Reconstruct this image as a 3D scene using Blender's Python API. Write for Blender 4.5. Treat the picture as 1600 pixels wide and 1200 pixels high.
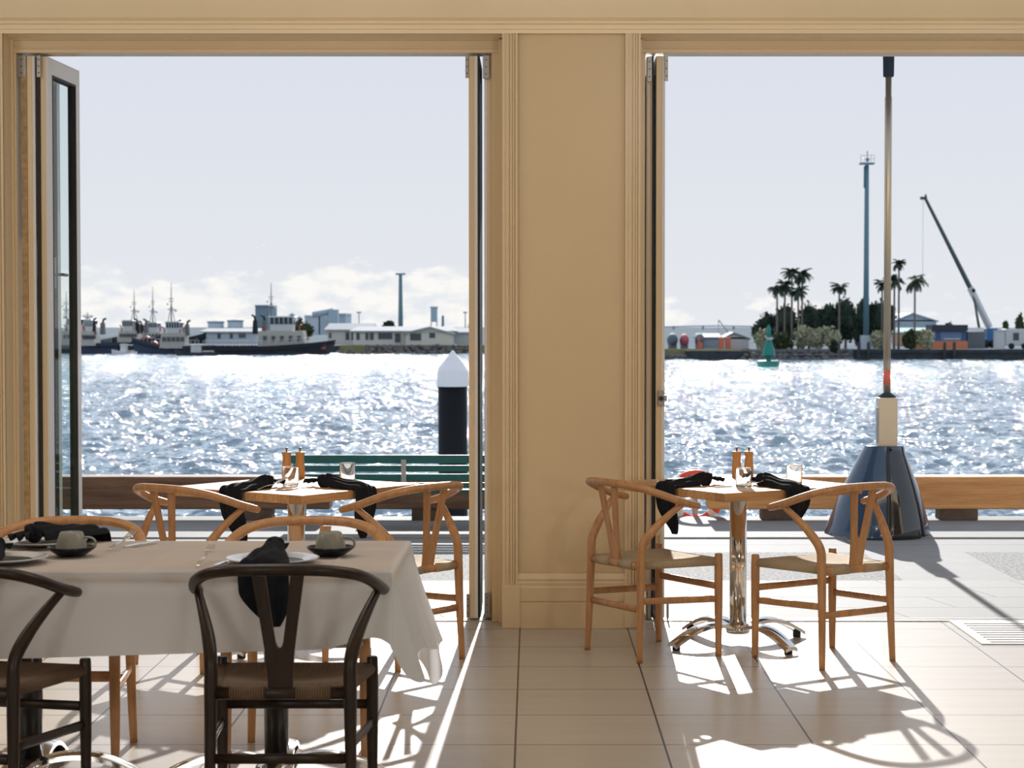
import bpy, bmesh, math, random
from mathutils import Vector, Matrix, Euler
random.seed(7)
PI = math.pi
SC = bpy.context.scene
COL = SC.collection
for o in list(bpy.data.objects):
    bpy.data.objects.remove(o)

# ------------------------------------------------------------------ camera
F_PX = 3050.0
TH = math.atan(90.0 / F_PX)            # slight downward pitch, horizon at y = 510 of 1200
CAM_H = 1.5
cam_d = bpy.data.cameras.new('camera')
cam = bpy.data.objects.new('camera', cam_d)
COL.objects.link(cam)
cam.location = (0, 0, CAM_H)
cam.rotation_euler = (PI / 2 - TH, 0, 0)
cam_d.sensor_width = 36.0
cam_d.lens = 36.0 * F_PX / 1600.0
cam_d.shift_x = -31.0 / 1600.0
cam_d.clip_start = 0.05
cam_d.clip_end = 8000
cam_d.dof.use_dof = True
cam_d.dof.focus_distance = 9.3
cam_d.dof.aperture_fstop = 7.1
SC.camera = cam

# ------------------------------------------------------------------ world: hazy pale sky with low cloud
SC.view_settings.view_transform = 'Standard'
SC.view_settings.look = 'None'
SC.view_settings.exposure = 0.0
SC.view_settings.gamma = 1.0
SC.view_settings.use_curve_mapping = False
SUN_EL = math.radians(23.0)
SUN_AZ = math.radians(1.5)
SUN_E = 7.0
wd = bpy.data.worlds.new('sky')
SC.world = wd
wd.use_nodes = True
wn, wl = wd.node_tree.nodes, wd.node_tree.links
wn.clear()


def N(tree, typ, **kw):
    n = tree.nodes.new(typ)
    for k, v in kw.items():
        if k == 'ins':
            for i, val in v.items():
                n.inputs[i].default_value = val
        else:
            setattr(n, k, v)
    return n


T = wd.node_tree
tc = N(T, 'ShaderNodeTexCoord')
sep = N(T, 'ShaderNodeSeparateXYZ')
wl.new(tc.outputs['Generated'], sep.inputs[0])
ramp = N(T, 'ShaderNodeValToRGB')
ramp.color_ramp.elements[0].position = 0.0
ramp.color_ramp.elements[0].color = (0.80, 0.83, 0.87, 1)
ramp.color_ramp.elements[1].position = 0.16
ramp.color_ramp.elements[1].color = (0.70, 0.74, 0.84, 1)
e = ramp.color_ramp.elements.new(0.06)
e.color = (0.755, 0.785, 0.84, 1)
e = ramp.color_ramp.elements.new(0.8)
e.color = (0.56, 0.65, 0.80, 1)
wl.new(sep.outputs['Z'], ramp.inputs[0])
mp = N(T, 'ShaderNodeMapping')
mp.inputs['Scale'].default_value = (26, 26, 62)
mp.inputs['Location'].default_value = (3.1, 0.4, 0.3)
wl.new(tc.outputs['Generated'], mp.inputs[0])
nz = N(T, 'ShaderNodeTexNoise', ins={'Scale': 1.0, 'Detail': 7.0, 'Roughness': 0.58})
wl.new(mp.outputs[0], nz.inputs['Vector'])
# coverage: falls with height, larger to the left
cov = N(T, 'ShaderNodeMapRange', ins={'From Min': 0.012, 'From Max': 0.047, 'To Min': 0.36, 'To Max': 0.72})
wl.new(sep.outputs['Z'], cov.inputs[0])
side = N(T, 'ShaderNodeMapRange', ins={'From Min': -0.03, 'From Max': 0.07, 'To Min': 0.0, 'To Max': 0.16})
wl.new(sep.outputs['X'], side.inputs[0])
addc = N(T, 'ShaderNodeMath', operation='ADD')
wl.new(cov.outputs[0], addc.inputs[0])
wl.new(side.outputs[0], addc.inputs[1])
sub = N(T, 'ShaderNodeMath', operation='SUBTRACT')
wl.new(nz.outputs['Fac'], sub.inputs[0])
wl.new(addc.outputs[0], sub.inputs[1])
msk = N(T, 'ShaderNodeMapRange', ins={'From Min': 0.0, 'From Max': 0.07, 'To Min': 0.0, 'To Max': 0.92})
wl.new(sub.outputs[0], msk.inputs[0])
nz2 = N(T, 'ShaderNodeTexNoise', ins={'Scale': 2.2, 'Detail': 4.0})
wl.new(mp.outputs[0], nz2.inputs['Vector'])
cc = N(T, 'ShaderNodeValToRGB')
cc.color_ramp.elements[0].position = 0.38
cc.color_ramp.elements[0].color = (0.80, 0.83, 0.87, 1)
cc.color_ramp.elements[1].position = 0.58
cc.color_ramp.elements[1].color = (0.99, 0.97, 0.93, 1)
wl.new(nz2.outputs['Fac'], cc.inputs[0])
mixc = N(T, 'ShaderNodeMixRGB')
wl.new(msk.outputs[0], mixc.inputs[0])
wl.new(ramp.outputs[0], mixc.inputs[1])
wl.new(cc.outputs[0], mixc.inputs[2])
bg = N(T, 'ShaderNodeBackground', ins={'Strength': 1.0})
wl.new(mixc.outputs[0], bg.inputs[0])
wo = N(T, 'ShaderNodeOutputWorld')
wl.new(bg.outputs[0], wo.inputs[0])

# ------------------------------------------------------------------ sun and added fill lights
sd = bpy.data.lights.new('sun', 'SUN')
sd.energy = SUN_E
sd.angle = math.radians(0.6)
sd.color = (1.0, 0.975, 0.94)
so = bpy.data.objects.new('sun', sd)
COL.objects.link(so)
sdir = Vector((math.sin(SUN_AZ) * math.cos(SUN_EL), math.cos(SUN_AZ) * math.cos(SUN_EL), math.sin(SUN_EL)))
so.rotation_euler = sdir.to_track_quat('Z', 'Y').to_euler()
so.location = (0, 40, 20)
for lx, ly, lz, lw in ((-3.4, 6.5, 2.95, 31), (-1.3, 6.5, 2.95, 31), (0.8, 6.5, 2.95, 31), (2.9, 6.5, 2.95, 31), (-2.5, 0.5, 1.4, 115), (2.5, 0.5, 1.4, 115)):
    ld = bpy.data.lights.new('added_fill_light', 'POINT')  # unseen lights, added to brighten the pier, header and cloth
    ld.shadow_soft_size = 0.25
    ld.energy = lw
    ld.color = (1.0, 0.955, 0.90)
    lo = bpy.data.objects.new('added_fill_light', ld)
    COL.objects.link(lo)
    lo.location = (lx, ly, lz)


# ------------------------------------------------------------------ pixel helpers (work out real positions from the photo)
def ray(px, py):
    x = (px - 831.0) / F_PX
    y = -(py - 600.0) / F_PX
    c, s = math.cos(TH), math.sin(TH)
    return Vector((x, c + y * s, -s + y * c))


def at_y(px, py, Y):
    d = ray(px, py)
    return Vector((0, 0, CAM_H)) + d * (Y / d.y)


def at_z(px, py, Z):
    d = ray(px, py)
    return Vector((0, 0, CAM_H)) + d * ((Z - CAM_H) / d.z)


# ------------------------------------------------------------------ materials
MATS = {}


def mat(name, col, rough=0.5, metal=0.0, noise=0.0, nscale=8.0, bump=0.0, bscale=60.0, coat=0.0, spec=None, stretch=None, col2=None):
    if name in MATS:
        return MATS[name]
    m = bpy.data.materials.new(name)
    m.use_nodes = True
    t = m.node_tree
    p = t.nodes['Principled BSDF']
    p.inputs['Base Color'].default_value = (*col, 1)
    p.inputs['Roughness'].default_value = rough
    p.inputs['Metallic'].default_value = metal
    p.inputs['Coat Weight'].default_value = coat
    if spec is not None:
        p.inputs['Specular IOR Level'].default_value = spec
    tcn = N(t, 'ShaderNodeTexCoord')
    vec = tcn.outputs['Object']
    if stretch:
        mpn = N(t, 'ShaderNodeMapping')
        mpn.inputs['Scale'].default_value = stretch
        t.links.new(vec, mpn.inputs[0])
        vec = mpn.outputs[0]
    if noise > 0 or col2:
        n1 = N(t, 'ShaderNodeTexNoise', ins={'Scale': nscale, 'Detail': 5.0, 'Roughness': 0.6})
        t.links.new(vec, n1.inputs['Vector'])
        r = N(t, 'ShaderNodeValToRGB')
        r.color_ramp.elements[0].position = 0.32
        r.color_ramp.elements[1].position = 0.68
        c2 = col2 or tuple(min(1, c * (1 + noise)) for c in col)
        c1 = col if col2 else tuple(c * (1 - noise) for c in col)
        r.color_ramp.elements[0].color = (*c1, 1)
        r.color_ramp.elements[1].color = (*c2, 1)
        t.links.new(n1.outputs['Fac'], r.inputs[0])
        t.links.new(r.outputs[0], p.inputs['Base Color'])
    if bump > 0:
        n2 = N(t, 'ShaderNodeTexNoise', ins={'Scale': bscale, 'Detail': 3.0})
        t.links.new(vec, n2.inputs['Vector'])
        b = N(t, 'ShaderNodeBump', ins={'Strength': bump, 'Distance': 0.01})
        t.links.new(n2.outputs['Fac'], b.inputs['Height'])
        t.links.new(b.outputs[0], p.inputs['Normal'])
    MATS[name] = m
    return m


def tile_mat(name, col, grout, sx, sy, ox, oy, gx, gy, rough, noise=0.06, nscale=3.0, stretch=(1, 1, 1), stagger=0.0, skew=0.0):
    m = mat(name, col, rough, spec=None if rough < .5 else 0.1)
    t = m.node_tree
    p = t.nodes['Principled BSDF']
    tcn = N(t, 'ShaderNodeTexCoord')
    sp = N(t, 'ShaderNodeSeparateXYZ')
    t.links.new(tcn.outputs['Object'], sp.inputs[0])

    def mth(op, a, b=None):
        n = N(t, 'ShaderNodeMath', operation=op)
        for i, v in ((0, a), (1, b)):
            if v is None:
                continue
            if isinstance(v, (int, float)):
                n.inputs[i].default_value = v
            else:
                t.links.new(v, n.inputs[i])
        return n.outputs[0]
    v = mth('DIVIDE', mth('SUBTRACT', sp.outputs['Y'], oy), sy)
    fy = mth('FRACT', v)
    rowi = mth('FLOOR', v)
    u = mth('ADD', mth('DIVIDE', mth('SUBTRACT', mth('ADD', sp.outputs['X'], mth('MULTIPLY', sp.outputs['Y'], skew)), ox), sx), mth('MULTIPLY', rowi, stagger))
    fx = mth('FRACT', u)
    coli = mth('FLOOR', u)
    dx = mth('MULTIPLY', mth('SUBTRACT', 0.5, mth('ABSOLUTE', mth('SUBTRACT', fx, 0.5))), sx)
    dy = mth('MULTIPLY', mth('SUBTRACT', 0.5, mth('ABSOLUTE', mth('SUBTRACT', fy, 0.5))), sy)
    g = mth('MAXIMUM', mth('LESS_THAN', dx, gx / 2), mth('LESS_THAN', dy, gy / 2))
    cmb = N(t, 'ShaderNodeCombineXYZ')
    t.links.new(coli, cmb.inputs[0])
    t.links.new(rowi, cmb.inputs[1])
    wn_ = N(t, 'ShaderNodeTexWhiteNoise')
    t.links.new(cmb.outputs[0], wn_.inputs['Vector'])
    mpn = N(t, 'ShaderNodeMapping')
    mpn.inputs['Scale'].default_value = stretch
    t.links.new(tcn.outputs['Object'], mpn.inputs[0])
    nn = N(t, 'ShaderNodeTexNoise', ins={'Scale': nscale, 'Detail': 6.0, 'Roughness': 0.65})
    t.links.new(mpn.outputs[0], nn.inputs['Vector'])
    val = mth('ADD', mth('MULTIPLY', mth('SUBTRACT', nn.outputs['Fac'], 0.5), noise * 4), mth('MULTIPLY', mth('SUBTRACT', wn_.outputs['Value'], 0.5), noise))
    fac = mth('ADD', val, 1.0)
    mul = N(t, 'ShaderNodeVectorMath', operation='SCALE')
    mul.inputs[0].default_value = col
    t.links.new(fac, mul.inputs['Scale'])
    mx = N(t, 'ShaderNodeMixRGB')
    t.links.new(g, mx.inputs[0])
    t.links.new(mul.outputs[0], mx.inputs[1])
    mx.inputs[2].default_value = (*grout, 1)
    t.links.new(mx.outputs[0], p.inputs['Base Color'])
    inv = mth('SUBTRACT', 1.0, g)
    b = N(t, 'ShaderNodeBump', ins={'Strength': 0.5, 'Distance': 0.002})
    t.links.new(inv, b.inputs['Height'])
    t.links.new(b.outputs[0], p.inputs['Normal'])
    return m


M_cream = mat('cream_paint', (0.66, 0.50, 0.295), 0.42, noise=0.02, nscale=2.0, bump=0.05, bscale=90)
M_lintel = mat('lit_cream_paint', (0.87, 0.715, 0.48), 0.4, noise=0.02, nscale=2.0)  # same cream, lightened to carry the brighter light on the header
M_trim = mat('cream_gloss_trim', (0.71, 0.55, 0.335), 0.33, noise=0.02, nscale=3)
M_ceil = mat('ceiling_paint', (0.70, 0.66, 0.58), 0.6)
M_wallback = mat('interior_wall_paint', (0.36, 0.30, 0.24), 0.6)
M_white = mat('white_powder_coat', (0.72, 0.71, 0.70), 0.4)
M_gasket = mat('black_rubber_gasket', (0.012, 0.012, 0.012), 0.6)
M_oak = mat('oiled_oak', (0.37, 0.170, 0.064), 0.42, col2=(0.52, 0.27, 0.112), nscale=9, stretch=(5, 5, 0.8), bump=0.06, bscale=30)
M_darkwood = mat('dark_brown_wood', (0.016, 0.009, 0.005), 0.36, spec=0.35, col2=(0.034, 0.018, 0.010), nscale=9, stretch=(5, 5, 0.8))  # even brown, far darker than the oak chairs
M_chrome = mat('polished_chrome', (0.78, 0.77, 0.75), 0.09, metal=1.0)
M_steel = mat('brushed_steel', (0.62, 0.61, 0.59), 0.28, metal=1.0)
M_hinge = mat('hinge_steel', (0.30, 0.28, 0.26), 0.4, metal=0.85)
M_black = mat('black_rubber', (0.012, 0.012, 0.013), 0.55)
M_blackmetal = mat('black_gloss_metal', (0.015, 0.016, 0.018), 0.25)
M_napkin = mat('black_linen', (0.0125, 0.0135, 0.017), 0.9, noise=0.25, nscale=30, bump=0.25, bscale=400, spec=0.15)
M_cup = mat('olive_stoneware', (0.23, 0.225, 0.18), 0.35, noise=0.1, nscale=25)
M_saucer = mat('black_glaze', (0.006, 0.008, 0.013), 0.25, spec=0.3)
M_plate = mat('white_glaze', (0.62, 0.63, 0.66), 0.18, coat=0.3)
M_plateb = mat('sand_glaze', (0.42, 0.34, 0.24), 0.3, noise=0.12, nscale=30)
M_cutlery = mat('cutlery_steel', (0.75, 0.74, 0.72), 0.16, metal=1.0)
M_grinder = mat('beech_grinder', (0.58, 0.28, 0.09), 0.42, noise=0.12, nscale=14, stretch=(4, 4, 0.6))
M_bench = mat('teal_green_paint', (0.002, 0.115, 0.12), 0.45, noise=0.08, nscale=5)
M_beam = mat('weathered_hardwood', (0.115, 0.062, 0.038), 0.75, col2=(0.25, 0.145, 0.09), nscale=3.0, stretch=(0.5, 6, 6), bump=0.5, bscale=14)
M_beam2 = mat('orange_hardwood', (0.58, 0.235, 0.08), 0.7, col2=(0.80, 0.43, 0.17), nscale=3.0, stretch=(0.5, 6, 6), bump=0.4, bscale=14)
M_block = mat('grey_timber_block', (0.12, 0.085, 0.06), 0.8, noise=0.3, nscale=8, bump=0.4, bscale=30)
M_conc = tile_mat('concrete_slabs', (0.27, 0.27, 0.268), (0.11, 0.11, 0.105), 1.9, 1.75, 0.3, 11.62, 0.012, 0.012, 0.75, 0.05, 6)
M_band = mat('pale_concrete', (0.28, 0.28, 0.277), 0.75, spec=0.1, noise=0.06, nscale=5)
M_paver = tile_mat('grey_pavers', (0.255, 0.252, 0.248), (0.08, 0.095, 0.09), 0.80, 0.40, 0.15, 9.98, 0.010, 0.012, 0.7, 0.05, 8, stagger=0.5, skew=0.22)
M_grav = mat('exposed_aggregate', (0.09, 0.09, 0.09), 0.8, spec=0.1, col2=(0.42, 0.42, 0.415), nscale=42, bump=0.6, bscale=70)
M_floor = tile_mat('porcelain_tiles', (0.455, 0.405, 0.345), (0.03, 0.026, 0.022), 0.5345, 0.5345, -0.059, 9.10, 0.0075, 0.0075, 0.27, 0.05, 2.2, (0.6, 5, 1))
M_pile = mat('black_pile_sleeve', (0.007, 0.008, 0.011), 0.6, spec=0.2)
M_pilew = mat('white_pile_cap', (0.80, 0.80, 0.82), 0.45)
M_blue = mat('gloss_blue_shell', (0.008, 0.045, 0.105), 0.16, coat=0.7)
M_panelblk = mat('gloss_black_panel', (0.012, 0.014, 0.016), 0.08, coat=0.8, noise=0.2, nscale=6, bump=0.08, bscale=9)
M_mast = mat('anodised_bronze', (0.50, 0.43, 0.33), 0.3, metal=0.75)
M_ring = mat('lifebuoy_orange', (0.78, 0.075, 0.035), 0.45)
M_ringw = mat('lifebuoy_white_band', (0.8, 0.8, 0.78), 0.5)
M_galv = mat('galvanised_steel', (0.40, 0.43, 0.45), 0.45, metal=0.6)
M_canvas = mat('navy_canvas', (0.02, 0.035, 0.06), 0.85)

# woven paper cord
M_cord = mat('paper_cord', (0.56, 0.43, 0.27), 0.8)
M_cord_shaded = mat('shaded_paper_cord', (0.26, 0.16, 0.09), 0.8)  # same cord, with the foreground shade put into its colour


def cord_nodes(m, c):
    t = m.node_tree
    p = t.nodes['Principled BSDF']
    tcn = N(t, 'ShaderNodeTexCoord')
    sp = N(t, 'ShaderNodeSeparateXYZ')
    t.links.new(tcn.outputs['Object'], sp.inputs[0])

    def mth(op, a, b=None):
        n = N(t, 'ShaderNodeMath', operation=op)
        for i, v in ((0, a), (1, b)):
            if v is None:
                continue
            if isinstance(v, (int, float)):
                n.inputs[i].default_value = v
            else:
                t.links.new(v, n.inputs[i])
        return n.outputs[0]
    k = 2 * PI / 0.0075
    wx = mth('SINE', mth('MULTIPLY', sp.outputs['X'], k))
    wy = mth('SINE', mth('MULTIPLY', sp.outputs['Y'], k))
    side = mth('GREATER_THAN', mth('ABSOLUTE', sp.outputs['X']), mth('ABSOLUTE', sp.outputs['Y']))
    h = mth('ADD', mth('MULTIPLY', wy, side), mth('MULTIPLY', wx, mth('SUBTRACT', 1.0, side)))
    r = N(t, 'ShaderNodeMapRange', ins={'From Min': -1.0, 'From Max': 0.4, 'To Min': 0.45, 'To Max': 1.0})
    t.links.new(h, r.inputs[0])
    mul = N(t, 'ShaderNodeVectorMath', operation='SCALE')
    mul.inputs[0].default_value = c
    t.links.new(r.outputs[0], mul.inputs['Scale'])
    t.links.new(mul.outputs[0], p.inputs['Base Color'])
    b = N(t, 'ShaderNodeBump', ins={'Strength': 0.7, 'Distance': 0.002})
    t.links.new(h, b.inputs['Height'])
    t.links.new(b.outputs[0], p.inputs['Normal'])


cord_nodes(M_cord, (0.60, 0.46, 0.29))
cord_nodes(M_cord_shaded, (0.19, 0.118, 0.066))

# butcher-block table top
M_ttop = mat('oak_butcher_block', (0.55, 0.30, 0.13), 0.48, spec=0.22)


def ttop_nodes():
    t = M_ttop.node_tree
    p = t.nodes['Principled BSDF']
    tcn = N(t, 'ShaderNodeTexCoord')
    mpn = N(t, 'ShaderNodeMapping')
    mpn.inputs['Scale'].default_value = (1, 1, 0)
    t.links.new(tcn.outputs['Object'], mpn.inputs[0])
    br = N(t, 'ShaderNodeTexBrick', ins={'Scale': 1.0, 'Mortar Size': 0.0008, 'Brick Width': 0.42, 'Row Height': 0.068})
    br.inputs['Color1'].default_value = (0.40, 0.19, 0.075, 1)
    br.inputs['Color2'].default_value = (0.60, 0.34, 0.155, 1)
    br.inputs['Mortar'].default_value = (0.22, 0.11, 0.05, 1)
    t.links.new(mpn.outputs[0], br.inputs['Vector'])
    mp2 = N(t, 'ShaderNodeMapping')
    mp2.inputs['Scale'].default_value = (1.2, 14, 14)
    t.links.new(tcn.outputs['Object'], mp2.inputs[0])
    nn = N(t, 'ShaderNodeTexNoise', ins={'Scale': 4.0, 'Detail': 5.0})
    t.links.new(mp2.outputs[0], nn.inputs['Vector'])
    mr = N(t, 'ShaderNodeMapRange', ins={'From Min': 0.3, 'From Max': 0.7, 'To Min': 0.8, 'To Max': 1.2})
    t.links.new(nn.outputs['Fac'], mr.inputs[0])
    mul = N(t, 'ShaderNodeVectorMath', operation='SCALE')
    t.links.new(br.outputs['Color'], mul.inputs[0])
    t.links.new(mr.outputs[0], mul.inputs['Scale'])
    t.links.new(mul.outputs[0], p.inputs['Base Color'])


ttop_nodes()


def glass_mat(name, col=(1, 1, 1), rough=0.0, thin=False):
    m = bpy.data.materials.new(name)
    m.use_nodes = True
    t = m.node_tree
    p = t.nodes['Principled BSDF']
    if thin:
        t.nodes.remove(p)
        g = N(t, 'ShaderNodeBsdfGlossy', ins={'Roughness': 0.02})
        tr = N(t, 'ShaderNodeBsdfTransparent')
        tr.inputs[0].default_value = (0.90, 0.95, 0.94, 1)
        mx = N(t, 'ShaderNodeMixShader', ins={0: 0.10})
        t.links.new(tr.outputs[0], mx.inputs[1])
        t.links.new(g.outputs[0], mx.inputs[2])
        t.links.new(mx.outputs[0], t.nodes['Material Output'].inputs[0])
    else:
        p.inputs['Base Color'].default_value = (*col, 1)
        p.inputs['Roughness'].default_value = rough
        p.inputs['Transmission Weight'].default_value = 1.0
        p.inputs['IOR'].default_value = 1.45
    MATS[name] = m
    return m


M_pane = glass_mat('window_pane', thin=True)
M_tumbler = glass_mat('tumbler_glass', (0.97, 0.98, 0.97), 0.02)


def cloth_mat(name, col, trans):
    m = bpy.data.materials.new(name)
    m.use_nodes = True
    t = m.node_tree
    t.nodes.remove(t.nodes['Principled BSDF'])
    d = N(t, 'ShaderNodeBsdfDiffuse', ins={'Roughness': 0.3})
    d.inputs[0].default_value = (*col, 1)
    tr = N(t, 'ShaderNodeBsdfTranslucent')
    tr.inputs[0].default_value = (*col, 1)
    mx = N(t, 'ShaderNodeMixShader', ins={0: trans})
    tcn = N(t, 'ShaderNodeTexCoord')
    nn = N(t, 'ShaderNodeTexNoise', ins={'Scale': 300.0, 'Detail': 2.0})
    t.links.new(tcn.outputs['Object'], nn.inputs['Vector'])
    b = N(t, 'ShaderNodeBump', ins={'Strength': 0.15, 'Distance': 0.002})
    t.links.new(nn.outputs['Fac'], b.inputs['Height'])
    t.links.new(b.outputs[0], d.inputs['Normal'])
    t.links.new(d.outputs[0], mx.inputs[1])
    t.links.new(tr.outputs[0], mx.inputs[2])
    t.links.new(mx.outputs[0], t.nodes['Material Output'].inputs[0])
    MATS[name] = m
    return m


M_cloth = cloth_mat('white_table_linen', (0.86, 0.875, 0.885), 0.60)


# ------------------------------------------------------------------ mesh builder
class MB:
    def __init__(s):
        s.v, s.f, s.sm = [], [], []

    def add(s, verts, faces, smooth=False, mx=None):
        b = len(s.v)
        for p in verts:
            p = Vector(p)
            s.v.append(mx @ p if mx else p)
        for f in faces:
            s.f.append([b + i for i in f])
            s.sm.append(smooth)
        return s

    def box(s, lo, hi, mx=None):
        x0, y0, z0 = lo
        x1, y1, z1 = hi
        v = [(x0, y0, z0), (x1, y0, z0), (x1, y1, z0), (x0, y1, z0), (x0, y0, z1), (x1, y0, z1), (x1, y1, z1), (x0, y1, z1)]
        f = [(0, 3, 2, 1), (4, 5, 6, 7), (0, 1, 5, 4), (1, 2, 6, 5), (2, 3, 7, 6), (3, 0, 4, 7)]
        return s.add(v, f, False, mx)

    def cbox(s, c, size, rz=0.0):
        mx = Matrix.Translation(Vector(c)) @ Matrix.Rotation(rz, 4, 'Z')
        h = [q / 2 for q in size]
        return s.box((-h[0], -h[1], -h[2]), (h[0], h[1], h[2]), mx)

    def tube(s, pts, r, n=10, up=(0, 0, 1), caps=True, smooth=True):
        pts = [Vector(p) for p in pts]
        m = len(pts)
        rs = r if isinstance(r, (list, tuple)) and len(r) == m and not (m == 2 and not isinstance(r, list)) else [r] * m
        b = len(s.v)
        up = Vector(up)
        prev = None
        for i, p in enumerate(pts):
            d = (pts[min(i + 1, m - 1)] - pts[max(i - 1, 0)]).normalized()
            if prev is None:
                a = up.cross(d)
                if a.length < 1e-4:
                    a = Vector((1, 0, 0)).cross(d)
                a.normalize()
            else:
                a = (prev - d * prev.dot(d)).normalized()
            prev = a
            c = d.cross(a)
            ra, rb = rs[i] if isinstance(rs[i], (tuple, list)) else (rs[i], rs[i])
            for k in range(n):
                t = 2 * PI * k / n
                s.v.append(p + a * (math.cos(t) * ra) + c * (math.sin(t) * rb))
        for i in range(m - 1):
            for k in range(n):
                k2 = (k + 1) % n
                s.f.append([b + i * n + k, b + i * n + k2, b + (i + 1) * n + k2, b + (i + 1) * n + k])
                s.sm.append(smooth)
        if caps:
            s.f.append([b + k for k in range(n)][::-1])
            s.sm.append(False)
            s.f.append([b + (m - 1) * n + k for k in range(n)])
            s.sm.append(False)
        return s

    def lathe(s, prof, c=(0, 0, 0), n=32, mx=None, smooth=True):
        b = len(s.v)
        c = Vector(c)
        for (r, z) in prof:
            for k in range(n):
                t = 2 * PI * k / n
                p = c + Vector((r * math.cos(t), r * math.sin(t), z))
                s.v.append(mx @ p if mx else p)
        for i in range(len(prof) - 1):
            for k in range(n):
                k2 = (k + 1) % n
                s.f.append([b + i * n + k, b + i * n + k2, b + (i + 1) * n + k2, b + (i + 1) * n + k])
                s.sm.append(smooth)
        if prof[0][0] > 1e-5:
            s.f.append([b + k for k in range(n)][::-1])
            s.sm.append(False)
        if prof[-1][0] > 1e-5:
            s.f.append([b + (len(prof) - 1) * n + k for k in range(n)])
            s.sm.append(False)
        return s

    def prism(s, poly, z0, z1, mx=None):
        """poly in xy, extruded along z"""
        n = len(poly)
        v = [(p[0], p[1], z0) for p in poly] + [(p[0], p[1], z1) for p in poly]
        f = [list(range(n))[::-1], [n + i for i in range(n)]]
        for i in range(n):
            j = (i + 1) % n
            f.append([i, j, n + j, n + i])
        return s.add(v, f, False, mx)

    def prof_x(s, prof, x0, x1):
        """closed profile of (y,z) extruded along x"""
        n = len(prof)
        v = [(x0, p[0], p[1]) for p in prof] + [(x1, p[0], p[1]) for p in prof]
        f = [list(range(n)), [n + i for i in range(n)][::-1]]
        for i in range(n):
            j = (i + 1) % n
            f.append([i, n + i, n + j, j])
        return s.add(v, f)

    def grid(s, fn, nu, nv, smooth=True, closed_u=False):
        b = len(s.v)
        for j in range(nv + 1):
            for i in range(nu + (0 if closed_u else 1)):
                s.v.append(Vector(fn(i / nu, j / nv)))
        w = nu if closed_u else nu + 1
        for j in range(nv):
            for i in range(nu):
                i2 = (i + 1) % w
                s.f.append([b + j * w + i, b + j * w + i2, b + (j + 1) * w + i2, b + (j + 1) * w + i])
                s.sm.append(smooth)
        return s

    def blob(s, c, r, n=12, m=8, jit=0.0, mx=None):
        b = len(s.v)
        c = Vector(c)
        r = r if isinstance(r, (tuple, list)) else (r, r, r)
        for j in range(m + 1):
            ph = PI * j / m
            for k in range(n):
                t = 2 * PI * k / n
                q = 1 + (random.uniform(-jit, jit) if 0 < j < m else 0)
                p = Vector((math.sin(ph) * math.cos(t) * r[0], math.sin(ph) * math.sin(t) * r[1], math.cos(ph) * r[2])) * q
                p = (mx @ p if mx else p) + c
                s.v.append(p)
        for j in range(m):
            for k in range(n):
                k2 = (k + 1) % n
                s.f.append([b + (j + 1) * n + k, b + (j + 1) * n + k2, b + j * n + k2, b + j * n + k])
                s.sm.append(True)
        return s

    def torus(s, c, R, r, n=32, m=12, mx=None, a0=0.0, a1=2 * PI):
        b = len(s.v)
        c = Vector(c)
        full = abs(a1 - a0 - 2 * PI) < 1e-4
        cnt = n if full else n + 1
        for i in range(cnt):
            t = a0 + (a1 - a0) * i / n
            for k in range(m):
                q = 2 * PI * k / m
                p = Vector(((R + r * math.cos(q)) * math.cos(t), (R + r * math.cos(q)) * math.sin(t), r * math.sin(q)))
                s.v.append((mx @ p if mx else p) + c)
        for i in range(n):
            i2 = (i + 1) % cnt
            for k in range(m):
                k2 = (k + 1) % m
                s.f.append([b + i * m + k, b + i2 * m + k, b + i2 * m + k2, b + i * m + k2])
                s.sm.append(True)
        return s

    def build(s, name, m, parent=None, bevel=0.0, solid=0.0, sub=0, loc=None, rz=None, fix=False):
        me = bpy.data.meshes.new(name)
        me.from_pydata([tuple(p) for p in s.v], [], s.f)
        me.polygons.foreach_set('use_smooth', s.sm)
        if fix:
            bm = bmesh.new()
            bm.from_mesh(me)
            bmesh.ops.recalc_face_normals(bm, faces=bm.faces)
            bm.to_mesh(me)
            bm.free()
        me.materials.append(m)
        me.update()
        o = bpy.data.objects.new(name, me)
        COL.objects.link(o)
        if parent:
            o.parent = parent
        if loc is not None:
            o.location = loc
        if rz is not None:
            o.rotation_euler.z = rz
        if solid:
            md = o.modifiers.new('thickness', 'SOLIDIFY')
            md.thickness = solid
            md.offset = 0
        if sub:
            md = o.modifiers.new('smooth', 'SUBSURF')
            md.levels = sub
            md.render_levels = sub
        if bevel:
            md = o.modifiers.new('bevel', 'BEVEL')
            md.width = bevel
            md.segments = 2
            md.limit_method = 'ANGLE'
        return o


def tag(o, label=None, cat=None, group=None, kind=None):
    if label:
        o['label'] = label
    if cat:
        o['category'] = cat
    if group:
        o['group'] = group
    if kind:
        o['kind'] = kind
    return o


def thing(name, label, cat, loc=(0, 0, 0), rz=0.0, group=None):
    o = bpy.data.objects.new(name, None)
    COL.objects.link(o)
    o.location = loc
    o.rotation_euler.z = rz
    o.empty_display_size = 0.1
    return tag(o, label, cat, group)


def dup(root, loc, rz, label, group=None, recolor=None):
    def cp(o, par):
        c = o.copy()
        COL.objects.link(c)
        if par:
            c.parent = par
        for ch in list(o.children):
            cp(ch, c)
        return c
    r = cp(root, None)
    r.location = loc
    r.rotation_euler.z = rz
    r['label'] = label
    if group:
        r['group'] = group
    return r


def struct(o, label=None):
    o['kind'] = 'structure'
    if label:
        o['label'] = label
    return o


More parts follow.
